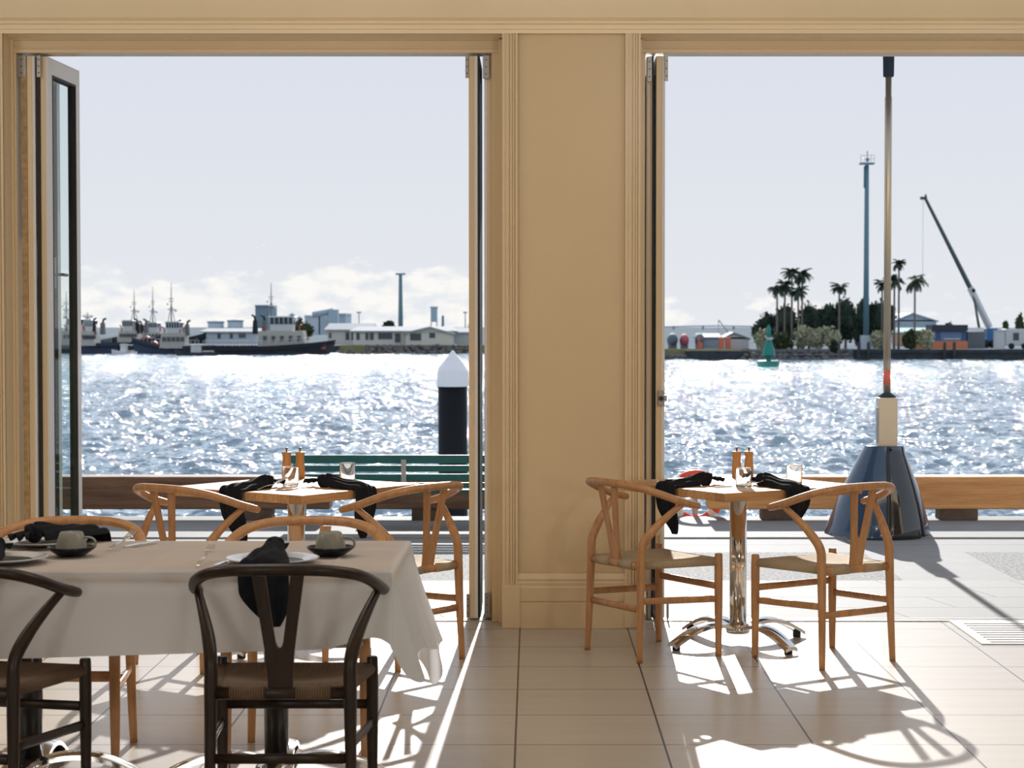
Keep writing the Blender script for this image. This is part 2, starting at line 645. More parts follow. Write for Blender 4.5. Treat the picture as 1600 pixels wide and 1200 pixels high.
def spline(pts, n=6):
    pts = [Vector(p) for p in pts]
    out = []
    for i in range(len(pts) - 1):
        p0 = pts[max(i - 1, 0)]
        p1, p2 = pts[i], pts[i + 1]
        p3 = pts[min(i + 2, len(pts) - 1)]
        for k in range(n):
            t = k / n
            out.append(0.5 * ((2 * p1) + (p2 - p0) * t + (2 * p0 - 5 * p1 + 4 * p2 - p3) * t * t + (3 * p1 - p0 - 3 * p2 + p3) * t ** 3))
    out.append(pts[-1])
    return out


# ================================================================== SETTING
YW = 9.93      # plane of the door frames
YC = 9.70      # face of the column
RX0, RX1, RY0, RZ = -6.5, 6.5, -5.0, 3.6
struct(MB().box((RX0, RY0, -0.15), (RX1, YW + 0.03, 0)).build('floor', M_floor), 'porcelain tiled restaurant floor')
struct(MB().box((RX0, RY0, RZ), (RX1, YW + 0.1, RZ + 0.15)).build('ceiling', M_ceil))
struct(MB().box((RX0 - 0.15, RY0, 0), (RX0, YW + 0.1, RZ)).build('wall_left', M_wallback))
struct(MB().box((RX1, RY0, 0), (RX1 + 0.15, YW + 0.1, RZ)).build('wall_right', M_wallback))
struct(MB().box((RX0, RY0 - 0.15, 0), (RX1, RY0, RZ)).build('wall_back', M_wallback))

CXL = at_y(785, 600, YC).x
CXR = at_y(1000, 600, YC).x
LXR = at_y(9, 600, YC).x          # right side of the column at the left edge of the picture
BXR = 3.35                        # left side of the next column, outside the picture
Z_HEAD = at_y(400, 85, YW).z
Z_CORN = at_y(800, 53, YC).z
Z_CORN2 = at_y(800, 27, YC).z
cols = [(RX0, -5.4), (LXR - 0.66, LXR), (CXL, CXR), (BXR, BXR + 0.66), (6.0, RX1)]
for i, (a, b) in enumerate(cols):
    o = MB().box((a, YC + 0.012, 0), (b, YW + 0.14, RZ)).build('wall_front', M_cream)
    struct(o, 'cream rendered pier between the folding doors')
# wall above the openings
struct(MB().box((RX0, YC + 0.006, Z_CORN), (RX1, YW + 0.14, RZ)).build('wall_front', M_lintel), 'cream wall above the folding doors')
# cornice with stepped moulding
zc, zd = Z_CORN, Z_CORN2
hh = zd - zc
prof = [(YC + 0.01, zc), (YC - 0.018, zc), (YC - 0.018, zc + hh * .22), (YC - 0.026, zc + hh * .26), (YC - 0.026, zc + hh * .48), (YC - 0.040, zc + hh * .58), (YC - 0.040, zc + hh * .70), (YC - 0.030, zc + hh * .78), (YC - 0.048, zc + hh * .92), (YC - 0.048, zd), (YC + 0.01, zd)]
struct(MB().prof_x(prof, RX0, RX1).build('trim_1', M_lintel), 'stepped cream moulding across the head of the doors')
# pilaster strips, plinth blocks and skirting on the visible piers
ti = 2
for (a, b) in ((CXL, CXR), (LXR - 0.66, LXR), (BXR, BXR + 0.66)):
    w = 0.076
    for x0 in (a, b - w):
        mb = MB().box((x0, YC - 0.006, 0), (x0 + w, YC + 0.014, Z_CORN))
        for q, (u0, u1, dd) in enumerate(((0.0, .18, .020), (.18, .42, .013), (.52, .62, .014), (.70, .78, .012), (.86, 1.0, .018))):
            mb.box((x0 + w * u0, YC - dd, 0), (x0 + w * u1, YC, Z_CORN))
        struct(mb.build('trim_%d' % ti, M_trim), 'fluted cream pilaster strip')
        ti += 1
        zb = at_y(800, 914, YC - .03).z
        struct(MB().box((x0 - 0.002, YC - 0.034, 0), (x0 + w + .012 if x0 == a else x0 + w + 0.002, YC, zb)).build('trim_%d' % ti, M_trim, bevel=0.003), 'plain plinth block')
        ti += 1
    z1 = at_y(800, 942, YC - .03).z
    z2 = at_y(800, 916, YC - .03).z
    z3 = at_y(800, 897, YC - .03).z
    y = YC
    sk = [(y + .01, 0), (y - .022, 0), (y - .022, z1 - .004), (y - .016, z1), (y - .022, z1 + .008), (y - .022, z2 - .01), (y - .014, z2), (y - .016, z2 + .014), (y - .010, z2 + .022), (y - .014, z2 + .034), (y - .004, z3), (y + .01, z3)]
    struct(MB().prof_x(sk, a + w, b - w).build('baseboard_%s' % {CXL: 'front', LXR - 0.66: 'left', BXR: 'right'}[a], M_trim), 'tall cream skirting with three moulded lines')
# door frames: heads and jambs
ZF = Z_CORN + 0.01
bays = [(LXR, CXL), (CXR, BXR)]
for (a, b) in bays:
    mb = MB().box((a, YW - .06, Z_HEAD), (b, YW + .08, ZF)).box((a, YW - .072, Z_HEAD + .018), (b, YW - .05, Z_HEAD + .024)).box((a, YW - .085, Z_HEAD + .062), (b, YW - .05, ZF))
    struct(mb.build('trim_%d' % ti, M_trim, bevel=0.002), 'cream door head rail')
    ti += 1
    for (x0, x1, sg) in ((a, a + .085, 1), (b - .085, b, -1)):
        mb = MB().box((x0, YW - .055, 0), (x1, YW + .08, Z_HEAD))
        m = x0 + .03 if sg > 0 else x1 - .03
        mb.box((min(m, x0 if sg > 0 else x1), YW - .085, 0), (max(m, x0 if sg > 0 else x1), YW - .05, ZF))
        mb.box((m + sg * .02 - .004, YW - .062, 0), (m + sg * .02 + .004, YW - .05, Z_HEAD))
        if a == LXR and sg < 0 or a == CXR and sg > 0:
            mb = MB().box((min(x0, x1) if sg > 0 else x1 - .055, YW - .055, 0), (x0 + .033 if sg > 0 else x1, YW + .08, Z_HEAD)).box((x0 if sg > 0 else x1 - .02, YW - .085, 0), (x0 + .02 if sg > 0 else x1, YW - .05, ZF))
        if a == LXR and sg > 0:
            xj = at_y(33, 600, YW).x
            mb = MB().box((a - .02, YW - .055, 0), (xj, YW + .08, Z_HEAD)).box((a - .02, YW - .085, 0), (a + .008, YW - .05, ZF)).box((xj - .03, YW - .062, 0), (xj - .024, YW - .05, Z_HEAD))
        struct(mb.build('trim_%d' % ti, M_trim, bevel=0.002), 'cream door jamb')
        ti += 1
    struct(MB().box((a, YW - .05, 0), (b, YW - .035, .006)).box((a, YW - .02, 0), (b, YW - .012, .006)).box((a, YW + .01, 0), (b, YW + .03, .008)).build('trim_%d' % ti, M_steel), 'metal floor track of the folding doors')
    ti += 1

# unseen overhead slab, added to shade the cloth tables
struct(MB().box((-8, YW + .14, 3.60), (-.05, 13.5, 3.70)).box((-8, 13.42, 3.44), (-.05, 13.5, 3.60)).build('trim_%d' % ti, M_white), 'unseen slab added to shade the cloth tables')
ti += 1


# ---- folding doors
def leaf(parent, x, y0, w, thick, ang, face_white, z1=None, glass=True):
    """one folding leaf hinged at (x,y0), running outwards; ang tilts it in plan"""
    z1 = z1 or Z_HEAD - .012
    mx = Matrix.Translation((x, y0, 0)) @ Matrix.Rotation(ang, 4, 'Z')
    st, tr, brl = 0.07, 0.085, 0.14
    m1, m2 = (M_trim, M_white)
    for nm, xa, xb, mm in (('inner_frame', 0, thick * .62, m1), ('outer_frame', thick * .62, thick, m2)):
        if face_white == 'left':
            xa, xb = thick - xb, thick - xa
        mb = MB()
        mb.box((xa, 0, .015), (xb, st, z1), mx)
        mb.box((xa, w - st, .015), (xb, w, z1), mx)
        mb.box((xa, st, z1 - tr), (xb, w - st, z1), mx)
        mb.box((xa, st, .015), (xb, w - st, .015 + brl), mx)
        mb.build(nm, mm, parent, bevel=.002)
    if glass:
        mb = MB()
        g = .012
        for (ya, yb, za, zb) in ((st, st + g, .015 + brl, z1 - tr), (w - st - g, w - st, .015 + brl, z1 - tr), (st, w - st, z1 - tr - g, z1 - tr), (st, w - st, .015 + brl, .015 + brl + g)):
            mb.box((-.001, ya, za), (thick + .001, yb, zb), mx)
        mb.build('gasket', M_gasket, parent)
        MB().box((thick * .45, st + g, .015 + brl + g), (thick * .55, w - st - g, z1 - tr - g), mx).build('glass_pane', M_pane, parent)


def hinge(parent, x0, x1, y, za, zb):
    mb = MB().box((x0, y - .006, za), (x1, y + .004, zb))
    h = MB()
    for t in (.2, .5, .8):
        z = za + (zb - za) * t
        h.tube([((x0 + x1) / 2, y - .0085, z), ((x0 + x1) / 2, y - .005, z)], .0035, 8)
    o = mb.build('hinge', M_hinge, parent, bevel=.001)
    h.build('screw', M_black, o)


def X(px, Y=YW):
    return at_y(px, 600, Y).x


def Zy(py, Y=YW):
    return at_y(831, py, Y).z


ROT90 = 0
d1 = struct(thing('door_1', None, None), 'left glazed folding doors of the left bay, stacked open')
leaf(d1, X(48), YW - .03, .52, .040, 0.0, 'right')
leaf(d1, X(67), YW - .01, .56, .040, -.055, 'right')
MB().box((X(39), YW - .036, .02), (X(48), YW - .005, Z_HEAD - .01)).build('hinge_stile', mat('weathered_timber_edge', (0.42, 0.28, 0.14), .6, noise=.25, nscale=30), d1)
MB().box((X(62), YW - .025, .02), (X(67), YW + .02, Z_HEAD - .01)).build('seal', M_gasket, d1)
hinge(d1, X(33), X(47), YW - .034, Zy(122), Zy(88))
hinge(d1, X(64), X(70), YW - .034, Zy(122), Zy(88))
# handle on the leaf
mb = MB().box((X(84, 10.2) - .004, 10.18, 1.70), (X(84, 10.2) + .014, 10.215, 1.86)).tube([(X(84, 10.2) + .014, 10.2, 1.77), (X(84, 10.2) + .05, 10.2, 1.77), (X(84, 10.2) + .05, 10.30, 1.77)], .008, 8)
mb.build('handle', M_hinge, d1)

d2 = struct(thing('door_2', None, None), 'right folding doors of the left bay, stacked beside the pier')
leaf(d2, X(733), YW - .03, .55, .045, 0.0, 'right')
leaf(d2, X(757), YW - .01, .55, .040, 0.0, 'left')
MB().box((X(747), YW - .022, .02), (X(750), YW + .5, Z_HEAD - .01)).build('seal', M_gasket, d2)
hinge(d2, X(728), X(733), YW - .03, Zy(123), Zy(88))
hinge(d2, X(755), X(765), YW - .03, Zy(124), Zy(88))
hinge(d2, X(729), X(734), YW - .03, Zy(964), Zy(927))
hinge(d2, X(757), X(766), YW - .03, Zy(962), Zy(925))
d3 = struct(thing('door_3', None, None), 'folding doors of the right bay, stacked beside the pier')
leaf(d3, X(1024), YW - .03, .55, .045, 0.0, 'right')
leaf(d3, X(1010), YW - .01, .55, .030, 0.0, 'right')
MB().box((X(1018), YW - .022, .02), (X(1020), YW + .3, Z_HEAD - .01)).build('seal', M_gasket, d3)
hinge(d3, X(1010), X(1017), YW - .034, Zy(129), Zy(90))
hinge(d3, X(1037), X(1042), YW - .034, Zy(128), Zy(89))
lk = MB().box((X(1027), YW - .048, Zy(633)), (X(1037), YW - .03, Zy(610))).box((X(1036), YW - .05, Zy(626)), (X(1042), YW - .02, Zy(617))).build('latch', M_hinge, d3, bevel=.002)
MB().tube([(X(1032), YW - .05, Zy(622)), (X(1032), YW - .062, Zy(622))], .012, 10).build('latch_knob', M_black, lk)
mb = MB().tube([(X(1030), YW - .045, Zy(835)), (X(1030), YW - .045, Zy(852))], .004, 8).blob((X(1031), YW - .046, Zy(856)), .014).blob((X(1033), YW - .046, Zy(864)), .009)
mb.build('drop_bolt_knob', mat('brass', (.62, .46, .22), .3, metal=.9), d3)
mb = MB().box((X(1012), YW - .03, .01), (X(1017), YW + .0, .16)).box((X(1042), YW - .03, .01), (X(1045), YW, .1))
mb.build('bottom_pivot', M_hinge, d3)

# ---- ground outside
YQ = at_z(831, 809, 0).y          # quay edge
YG0 = at_z(831, 907, 0).y
YG1 = at_z(831, 863, 0).y
XS0, XS1 = 2.20, 2.87
struct(MB().box((-14, YW + .03, -.2), (14, YG0, 0)).build('paving', M_paver), 'grey pavers outside the doors')
for (a, b) in ((-14, XS0), (XS1, 14)):
    struct(MB().box((a, YG0, -.2), (b, YG1, 0)).build('gravel_paving', M_grav), 'exposed aggregate paving panel')
struct(MB().box((XS0, YG0, -.2), (XS1, YG1, 0)).build('paving', M_band), 'pale concrete strip between the aggregate panels')
YK = at_z(831, 842, 0).y
struct(MB().box((-14, YG1, -.2), (14, YK, 0)).build('paving', M_conc), 'concrete slabs along the wharf')
struct(MB().box((-14, YK, -.2), (14, YQ, 0.012)).box((-14, YQ - .25, -4), (14, YQ, -.1)).build('wharf_edge', M_band), 'pale concrete edge of the wharf')

# ---- water
ZWAT = -2.2


def water_mat():
    m = bpy.data.materials.new('harbour_water')
    m.use_nodes = True
    t = m.node_tree
    p = t.nodes['Principled BSDF']
    p.inputs['Base Color'].default_value = (0.26, 0.35, 0.41, 1)
    p.inputs['Roughness'].default_value = 0.10
    p.inputs['IOR'].default_value = 1.33
    p.inputs['Roughness'].default_value = 0.045
    tcn = N(t, 'ShaderNodeTexCoord')
    acc = None
    # wave slopes at three scales, straight from noise vectors
    for sc, amp, st, det in ((2.0, 1.8, (0.7, 1.0, 1), 2.0), (8.0, 1.8, (0.8, 1, 1), 1.0)):
        mpn = N(t, 'ShaderNodeMapping')
        mpn.inputs['Scale'].default_value = st
        t.links.new(tcn.outputs['Object'], mpn.inputs[0])
        nn = N(t, 'ShaderNodeTexNoise', ins={'Scale': sc, 'Detail': det, 'Roughness': 0.5})
        t.links.new(mpn.outputs[0], nn.inputs['Vector'])
        sb = N(t, 'ShaderNodeVectorMath', operation='SUBTRACT')
        sb.inputs[1].default_value = (0.5, 0.5, 0.5)
        t.links.new(nn.outputs['Color'], sb.inputs[0])
        ml = N(t, 'ShaderNodeVectorMath', operation='MULTIPLY')
        ml.inputs[1].default_value = (amp * 1.5, amp, 0)
        t.links.new(sb.outputs[0], ml.inputs[0])
        if acc is None:
            acc = ml.outputs[0]
        else:
            ad = N(t, 'ShaderNodeVectorMath', operation='ADD')
            t.links.new(acc, ad.inputs[0])
            t.links.new(ml.outputs[0], ad.inputs[1])
            acc = ad.outputs[0]
    ad = N(t, 'ShaderNodeVectorMath', operation='ADD')
    gn = N(t, 'ShaderNodeNewGeometry')
    t.links.new(gn.outputs['Normal'], ad.inputs[1])
    t.links.new(acc, ad.inputs[0])
    nm = N(t, 'ShaderNodeVectorMath', operation='NORMALIZE')
    t.links.new(ad.outputs[0], nm.inputs[0])
    t.links.new(nm.outputs[0], p.inputs['Normal'])
    return m


def waves():
    import numpy as np
    rng = np.random.default_rng(4)
    ys = [YQ - .2]
    while ys[-1] < 268:
        ys.append(ys[-1] + max(.05, ys[-1] * .0032))
    ys = np.array(ys)
    nx = 1050
    u = np.linspace(-1, 1, nx)
    Yg, Ug = np.meshgrid(ys, u, indexing='ij')
    Xg = Ug * (.44 * Yg + 9)
    Zg = np.zeros_like(Xg)
    dx = (.88 * Yg + 18) / nx
    dy = np.maximum(.05, Yg * .0032)
    for k in range(54):
        lam = .22 * (9.0 / .22) ** rng.random()
        a = rng.normal(0, .75) + math.pi / 2 + .25
        kx, ky = math.cos(a) * 2 * math.pi / lam, math.sin(a) * 2 * math.pi / lam
        slope = WAVE_SLOPE * (1.15 if lam < 1.1 else .42)
        # waves finer than the grid are left to the surface shader
        fade = np.clip(lam / (2.2 * np.maximum(dx, dy * abs(math.sin(a)))), 0, 1) ** 2
        ph = kx * Xg + ky * Yg + rng.random() * 6.28
        Zg += fade * slope * lam / (2 * math.pi) * (np.sin(ph) + .25 * np.sin(2 * ph + 1.2))
    co = np.stack([Xg, Yg, Zg + ZWAT], -1).reshape(-1, 3).astype(np.float32)
    ny = len(ys)
    r, c = np.meshgrid(np.arange(ny - 1), np.arange(nx - 1), indexing='ij')
    b = (r * nx + c).reshape(-1)
    f = np.stack([b, b + 1, b + nx + 1, b + nx], -1).astype(np.int32)
    me = bpy.data.meshes.new('water')
    me.vertices.add(len(co))
    me.vertices.foreach_set('co', co.reshape(-1))
    me.loops.add(f.size)
    me.loops.foreach_set('vertex_index', f.reshape(-1))
    me.polygons.add(len(f))
    me.polygons.foreach_set('loop_start', np.arange(0, f.size, 4, dtype=np.int32))
    me.polygons.foreach_set('loop_total', np.full(len(f), 4, dtype=np.int32))
    me.update(calc_edges=True)
    me.polygons.foreach_set('use_smooth', np.ones(len(f), dtype=bool))
    me.materials.append(water_mat())
    o = bpy.data.objects.new('water', me)
    COL.objects.link(o)
    return o


WAVE_SLOPE = .070
wt = waves()
tag(wt, 'blue harbour water sparkling in the sun', 'water', kind='stuff')

# ================================================================== FURNITURE
def make_chair(label, wood, name='wishbone_chair', group=None):
    t = thing(name, label, 'chair', group=group)
    # seat of woven cord: trapezoid pillow with rolled edges
    mb = MB()

    def top(u, v):
        y = -.185 + .395 * v
        hw = .183 + (.232 - .183) * v
        x = (2 * u - 1) * hw
        ed = min(u, 1 - u, v, 1 - v)
        sag = -.016 * (1 - abs(2 * u - 1) ** 2) * (1 - abs(2 * v - 1) ** 2)
        rise = -.012 * max(0, 1 - ed / .07) ** 2
        return (x, y, .452 + sag + rise)

    def bot(u, v):
        p = top(1 - u, v)
        return (p[0], p[1], p[2] - .034 + (.452 - p[2]) * .6)
    mb.grid(top, 16, 14)
    mb.grid(bot, 16, 14)
    # rolled rim
    rim = [(-.183, -.185), (-.232, .21), (.232, .21), (.183, -.185), (-.183, -.185)]
    for (a, b) in zip(rim[:-1], rim[1:]):
        mb.tube([(a[0], a[1], .430), (b[0], b[1], .430)], [.0175, .0175], 10)
    for sx in (-1, 1):
        mb.tube([(sx * .045, -.200, .428), (sx * .148, -.200, .428)], [.0205, .0205], 12)
    mb.build('seat', M_cord_shaded if wood is M_darkwood else M_cord, t)
    MB().tube([(-.2, -.200, .428), (.2, -.200, .428)], [(.015, .019)] * 2, 12).build('seat_rail', wood, t)
    for sx in (-1, 1):
        # front leg
        MB().tube([(sx * .236, .205, 0), (sx * .2355, .205, .02), (sx * .235, .205, .25), (sx * .235, .205, .40), (sx * .235, .205, .462), (sx * .235, .205, .468)], [.0135, .0145, .0185, .0195, .018, .0155], 14).build('leg', wood, t)
        # rear leg sweeping up and forward to carry the arm
        p = spline([(sx * .212, -.215, 0), (sx * .206, -.207, .22), (sx * .204, -.200, .44), (sx * .205, -.193, .525), (sx * .220, -.148, .59), (sx * .246, -.085, .655), (sx * .272, -.022, .708)], 5)
        r = []
        for q in p:
            z = q.z
            if z < .44:
                r.append(.0135 + .0065 * z / .44)
            elif z < .58:
                r.append(.020)
            else:
                r.append(.020 - .0075 * (z - .58) / .128)
        MB().tube(p, r, 14).build('leg', wood, t)
        # side stretcher
        MB().tube(spline([(sx * .234, .205, .262), (sx * .222, 0, .268), (sx * .206, -.205, .275)], 3), [(.008, .0155)] * 7, 10).build('stretcher', wood, t)
    MB().tube([(-.235, .205, .318), (.235, .205, .318)], [(.0085, .0155)] * 2, 10).build('stretcher', wood, t)
    MB().tube([(-.206, -.206, .236), (.206, -.206, .236)], [(.0085, .0155)] * 2, 10).build('stretcher', wood, t)
    # bent top rail: one continuous bow
    half = [(.284, .060, .694), (.282, .01, .706), (.274, -.055, .725), (.255, -.128, .752), (.214, -.197, .777), (.145, -.244, .792), (.07, -.263, .797)]
    pts = [(-x, y, z) for (x, y, z) in half] + [(0, -.267, .798)] + half[::-1]
    p = spline(pts, 5)
    m = len(p)
    r = []
    for i in range(m):
        q = min(i, m - 1 - i) / (m - 1)
        ra = .0155 + .003 * min(1, q / .06)
        if i in (0, m - 1):
            ra = .011
        r.append((ra * 1.06, ra * .92))
    MB().tube(p, r, 14).build('top_rail', wood, t)
    # Y-shaped splat
    out = [(-.036, 0), (.036, 0), (.037, .05), (.044, .13), (.056, .22), (.076, .355), (.036, .355), (.020, .22), (.011, .155), (.006, .140), (0, .136), (-.006, .140), (-.011, .155), (-.020, .22), (-.036, .355), (-.076, .355), (-.056, .22), (-.044, .13), (-.037, .05)]
    zs = Vector((0, -.052, .362)).normalized()
    mx = Matrix(((1, 0, 0, 0), (0, zs.y, -zs.z, -.196), (0, zs.z, zs.y, .428), (0, 0, 0, 1)))
    MB().prism([(a, b) for a, b in out], -.006, .006, mx).build('back_splat', wood, t, bevel=.0022, fix=True)
    return t


U_R = math.radians(33.0)     # direction of the right table's near-right edge
U_L = math.radians(54.0)
TR = Vector((0.975, 9.20, 0))
TL = Vector((-1.10, 9.09, 0))


def head(a):
    return a - PI / 2


ch0 = make_chair('light oak wishbone chair by the pier, left of the right-hand wood table', M_oak)
ch0.location = (0.552, 8.945, 0)
ch0.rotation_euler.z = head(math.radians(31.5))
dup(ch0, (1.322, 8.775, 0), head(math.radians(124)), 'light oak wishbone chair at the right-hand wood table, nearest the blue cone')
dup(ch0, (-1.465, 8.685, 0), head(U_L), 'light oak wishbone chair at the left-hand wood table, beside the open glazed door')
dup(ch0, (-0.615, 8.735, 0), head(math.radians(141)), 'light oak wishbone chair at the left-hand wood table, in front of the bench')
dup(ch0, (-0.800, 6.785, 0), head(-PI / 2), 'light oak wishbone chair behind the white cloth table, opposite the whole dark chair')
dup(ch0, (-1.648, 6.785, 0), head(-PI / 2), 'light oak wishbone chair behind the white cloth table, behind the left cup')
cd = make_chair('dark brown wishbone chair in the foreground, wholly in view at the white cloth table', M_darkwood)
cd.location = (-0.735, 5.88, 0)
cd.rotation_euler.z = head(PI / 2)
dup(cd, (-1.665, 5.90, 0), head(math.radians(77)), 'dark brown wishbone chair cut off by the left edge of the picture')


def table_base(t, pole_mat, top_z):
    MB().lathe([(.040, .055), (.040, top_z - .02)], n=28).build('pole', pole_mat, t)
    MB().lathe([(.09, top_z - .010), (.09, top_z - .001)], n=28).build('mounting_plate', M_steel, t)
    MB().lathe([(.0, .050), (.052, .050), (.056, .058), (.056, .082), (.046, .092), (.040, .094)], n=28).build('hub', M_chrome, t)
    for k in range(4):
        a = k * PI / 2
        mx = Matrix.Rotation(a, 4, 'Z')
        mb = MB()

        def up(u, v):
            r = .03 + .36 * u
            z = .078 + .040 * math.sin(PI * min(1, u * .95 + .05)) - .050 * u ** 1.6
            w = .048 - .014 * u
            s = (2 * v - 1)
            return mx @ Vector((r, s * w, z + .008 * (1 - s * s)))

        def lo(u, v):
            p = up(u, 1 - v)
            return Vector((p.x, p.y, p.z - .016))
        mb.grid(up, 12, 6)
        mb.grid(lo, 12, 6)
        # closing edges
        for v in (0, 1):
            mb.grid(lambda u, w, v=v: Vector(up(u, v)) + Vector((0, 0, -.016 * w)), 12, 1)
        mb.grid(lambda u, w: Vector(up(1, u)) + Vector((0, 0, -.016 * w)), 6, 1)
        foot = mb.build('foot', M_chrome, t, fix=True)
        MB().lathe([(.017, 0), (.019, .003), (.019, .030), (.012, .036)], mx @ Vector((.365, 0, 0)), 16).build('rubber_pad', M_black, foot)


def wood_table(loc, rz, label):
    t = thing('dining_table', label, 'table', loc, rz)
    MB().box((-.41, -.41, .72), (.41, .41, .76)).build('tabletop', M_ttop, t, bevel=.003)
    table_base(t, M_chrome, .72)
    return t


wood_table(TR, U_R, 'square wooden dining table on a chrome pole, in the right bay by the pier')
wood_table(TL, U_L, 'square wooden dining table on a chrome pole, in the left bay before the bench')

# white cloth tables
TW = 0.80
for k, (tx, lab) in enumerate(((-0.835, 'cloth-covered dining table with pole coloured black for dark reflections, behind the whole dark chair'), (-1.64, 'cloth-covered dining table with pole coloured black for dark reflections, at the left edge of the picture'))):
    t = thing('dining_table', lab, 'table', (tx, 6.35, 0))
    MB().box((-.4, -.405, .715), (.4, .405, .750)).build('tabletop', M_ttop, t, bevel=.003)
    table_base(t, M_blackmetal, .715)  # pole coloured black, standing in for chrome that mirrors a dark room


def cloth():
    X0, X1, Y0, Y1, Z = -2.062, -0.428, 5.932, 6.768, .7545
    rad = .02
    mb = MB()
    per = []          # [x, y, nx, ny, drop, flare, fold]

    def bump(t, c, w):
        return math.exp(-((t - c) / w) ** 2)

    n, m, cn = 150, 90, 36
    for i in range(n + 1):                       # near side, left to right: the hem rises a little, then swags before the corner
        t = i / n
        per.append([X0 + (X1 - X0) * t, Y0, 0, -1, .280 - .050 * t - .055 * bump(t, .975, .045), .010 + .035 * max(0, (t - .8) / .2) ** 2, .003 + .012 * max(0, (t - .75) / .25) ** 2])
    for i in range(1, cn):                       # near right corner, hanging as a tail
        a = -PI / 2 + PI / 2 * i / cn
        c = max(0, math.cos(2 * (a + PI / 4)))
        per.append([X1, Y0, math.cos(a), math.sin(a), .215 + .120 * c ** 1.2, .055 + .05 * c, .016])
    for i in range(m + 1):                       # right end, near to far
        t = i / m
        per.append([X1, Y0 + (Y1 - Y0) * t, 1, 0, .225 + .11 * t + .03 * bump(t, .5, .3), .07 + .02 * t, .017])
    for i in range(1, cn):                       # far right corner, the longest tail
        a = PI / 2 * i / cn
        c = max(0, math.cos(2 * (a - PI / 4)))
        per.append([X1, Y1, math.cos(a), math.sin(a), .36 + .17 * c ** 1.2, .07 + .04 * c, .016])
    for i in range(n + 1):                       # far side, right to left
        t = 1 - i / n
        k = max(0, (t - .70) / .30)
        per.append([X0 + (X1 - X0) * t, Y1, 0, 1, .330 + .075 * k, .015 + .04 * k, .005 + .010 * k])
    for (cx, cy, a0) in ((X0, Y1, PI / 2),):
        for i in range(1, cn):
            a = a0 + PI / 2 * i / cn
            c = max(0, math.cos(2 * (a - a0 - PI / 4)))
            per.append([cx, cy, math.cos(a), math.sin(a), .31 + .12 * c, .05, .014])
    for i in range(m + 1):
        t = 1 - i / m
        per.append([X0, Y0 + (Y1 - Y0) * t, -1, 0, .29, .04, .012])
    for i in range(1, cn):
        a = PI + PI / 2 * i / cn
        c = max(0, math.cos(2 * (a - PI - PI / 4)))
        per.append([X0, Y0, math.cos(a), math.sin(a), .285 + .10 * c, .05, .014])
    np_ = len(per)
    # even out the drop, flare and fold depth along the hem
    for col in (4, 5, 6):
        for rpt in range(2):
            vals = [q[col] for q in per]
            for k in range(np_):
                per[k][col] = sum(vals[(k + d) % np_] for d in range(-5, 6)) / 11
    # distance along the hem drives the folds
    sd_ = [0.0]
    for k in range(1, np_):
        a, b = per[k - 1], per[k]
        pa = (a[0] + a[2] * (.03 + a[5]), a[1] + a[3] * (.03 + a[5]))
        pb = (b[0] + b[2] * (.03 + b[5]), b[1] + b[3] * (.03 + b[5]))
        sd_.append(sd_[-1] + math.hypot(pb[0] - pa[0], pb[1] - pa[1]))
    nv = 22

    def drape(u, v):
        k = int(round(u * np_)) % np_
        x, y, nx_, ny_, dl, fl, fa = per[k]
        s_ = sd_[k]
        straight = abs(nx_) < .01 or abs(ny_) < .01
        if v < .12:
            q = v / .12 * PI / 2
            out = rad * math.sin(q) * .5
            z = Z - rad * (1 - math.cos(q)) * .5
        else:
            t = (v - .12) / .88
            w = fa * (math.sin(s_ * 58) * .65 + math.sin(s_ * 33 + 1.3) * .5) * t ** 1.2
            tuck = -.010 * math.sin(PI * min(1, t / .22)) if straight else 0
            out = rad * .5 + fl * t ** 1.15 + w + fa * .7 * t + tuck
            z = Z - rad * .5 - (dl - rad * .5) * t
        return (x + nx_ * out, y + ny_ * out, z)
    mb.grid(drape, np_, nv, closed_u=True)

    def topf(u, v):
        x = X0 + (X1 - X0) * u
        y = Y0 + (Y1 - Y0) * v
        z = Z
        for cy in (6.16, 6.50):                     # ironed creases
            z += min(1, 20 * u, 20 * (1 - u)) * .0060 * max(0, 1 - abs(y - cy) / .009)
        for cx in (-.62, -1.2):
            z += min(1, 20 * v, 20 * (1 - v)) * .0045 * max(0, 1 - abs(x - cx) / .009)
        z += .0008 * math.sin(x * 9 + y * 5) * (1 if 0.02 < u < .98 and .02 < v < .98 else 0)
        return (x, y, z)
    mb.grid(topf, 240, 140)
    o = mb.build('tablecloth', M_cloth)
    tag(o, 'white linen tablecloth draped over the two tables in the left foreground', 'tablecloth')
    return o


cloth()
ZT = .7575     # cloth surface


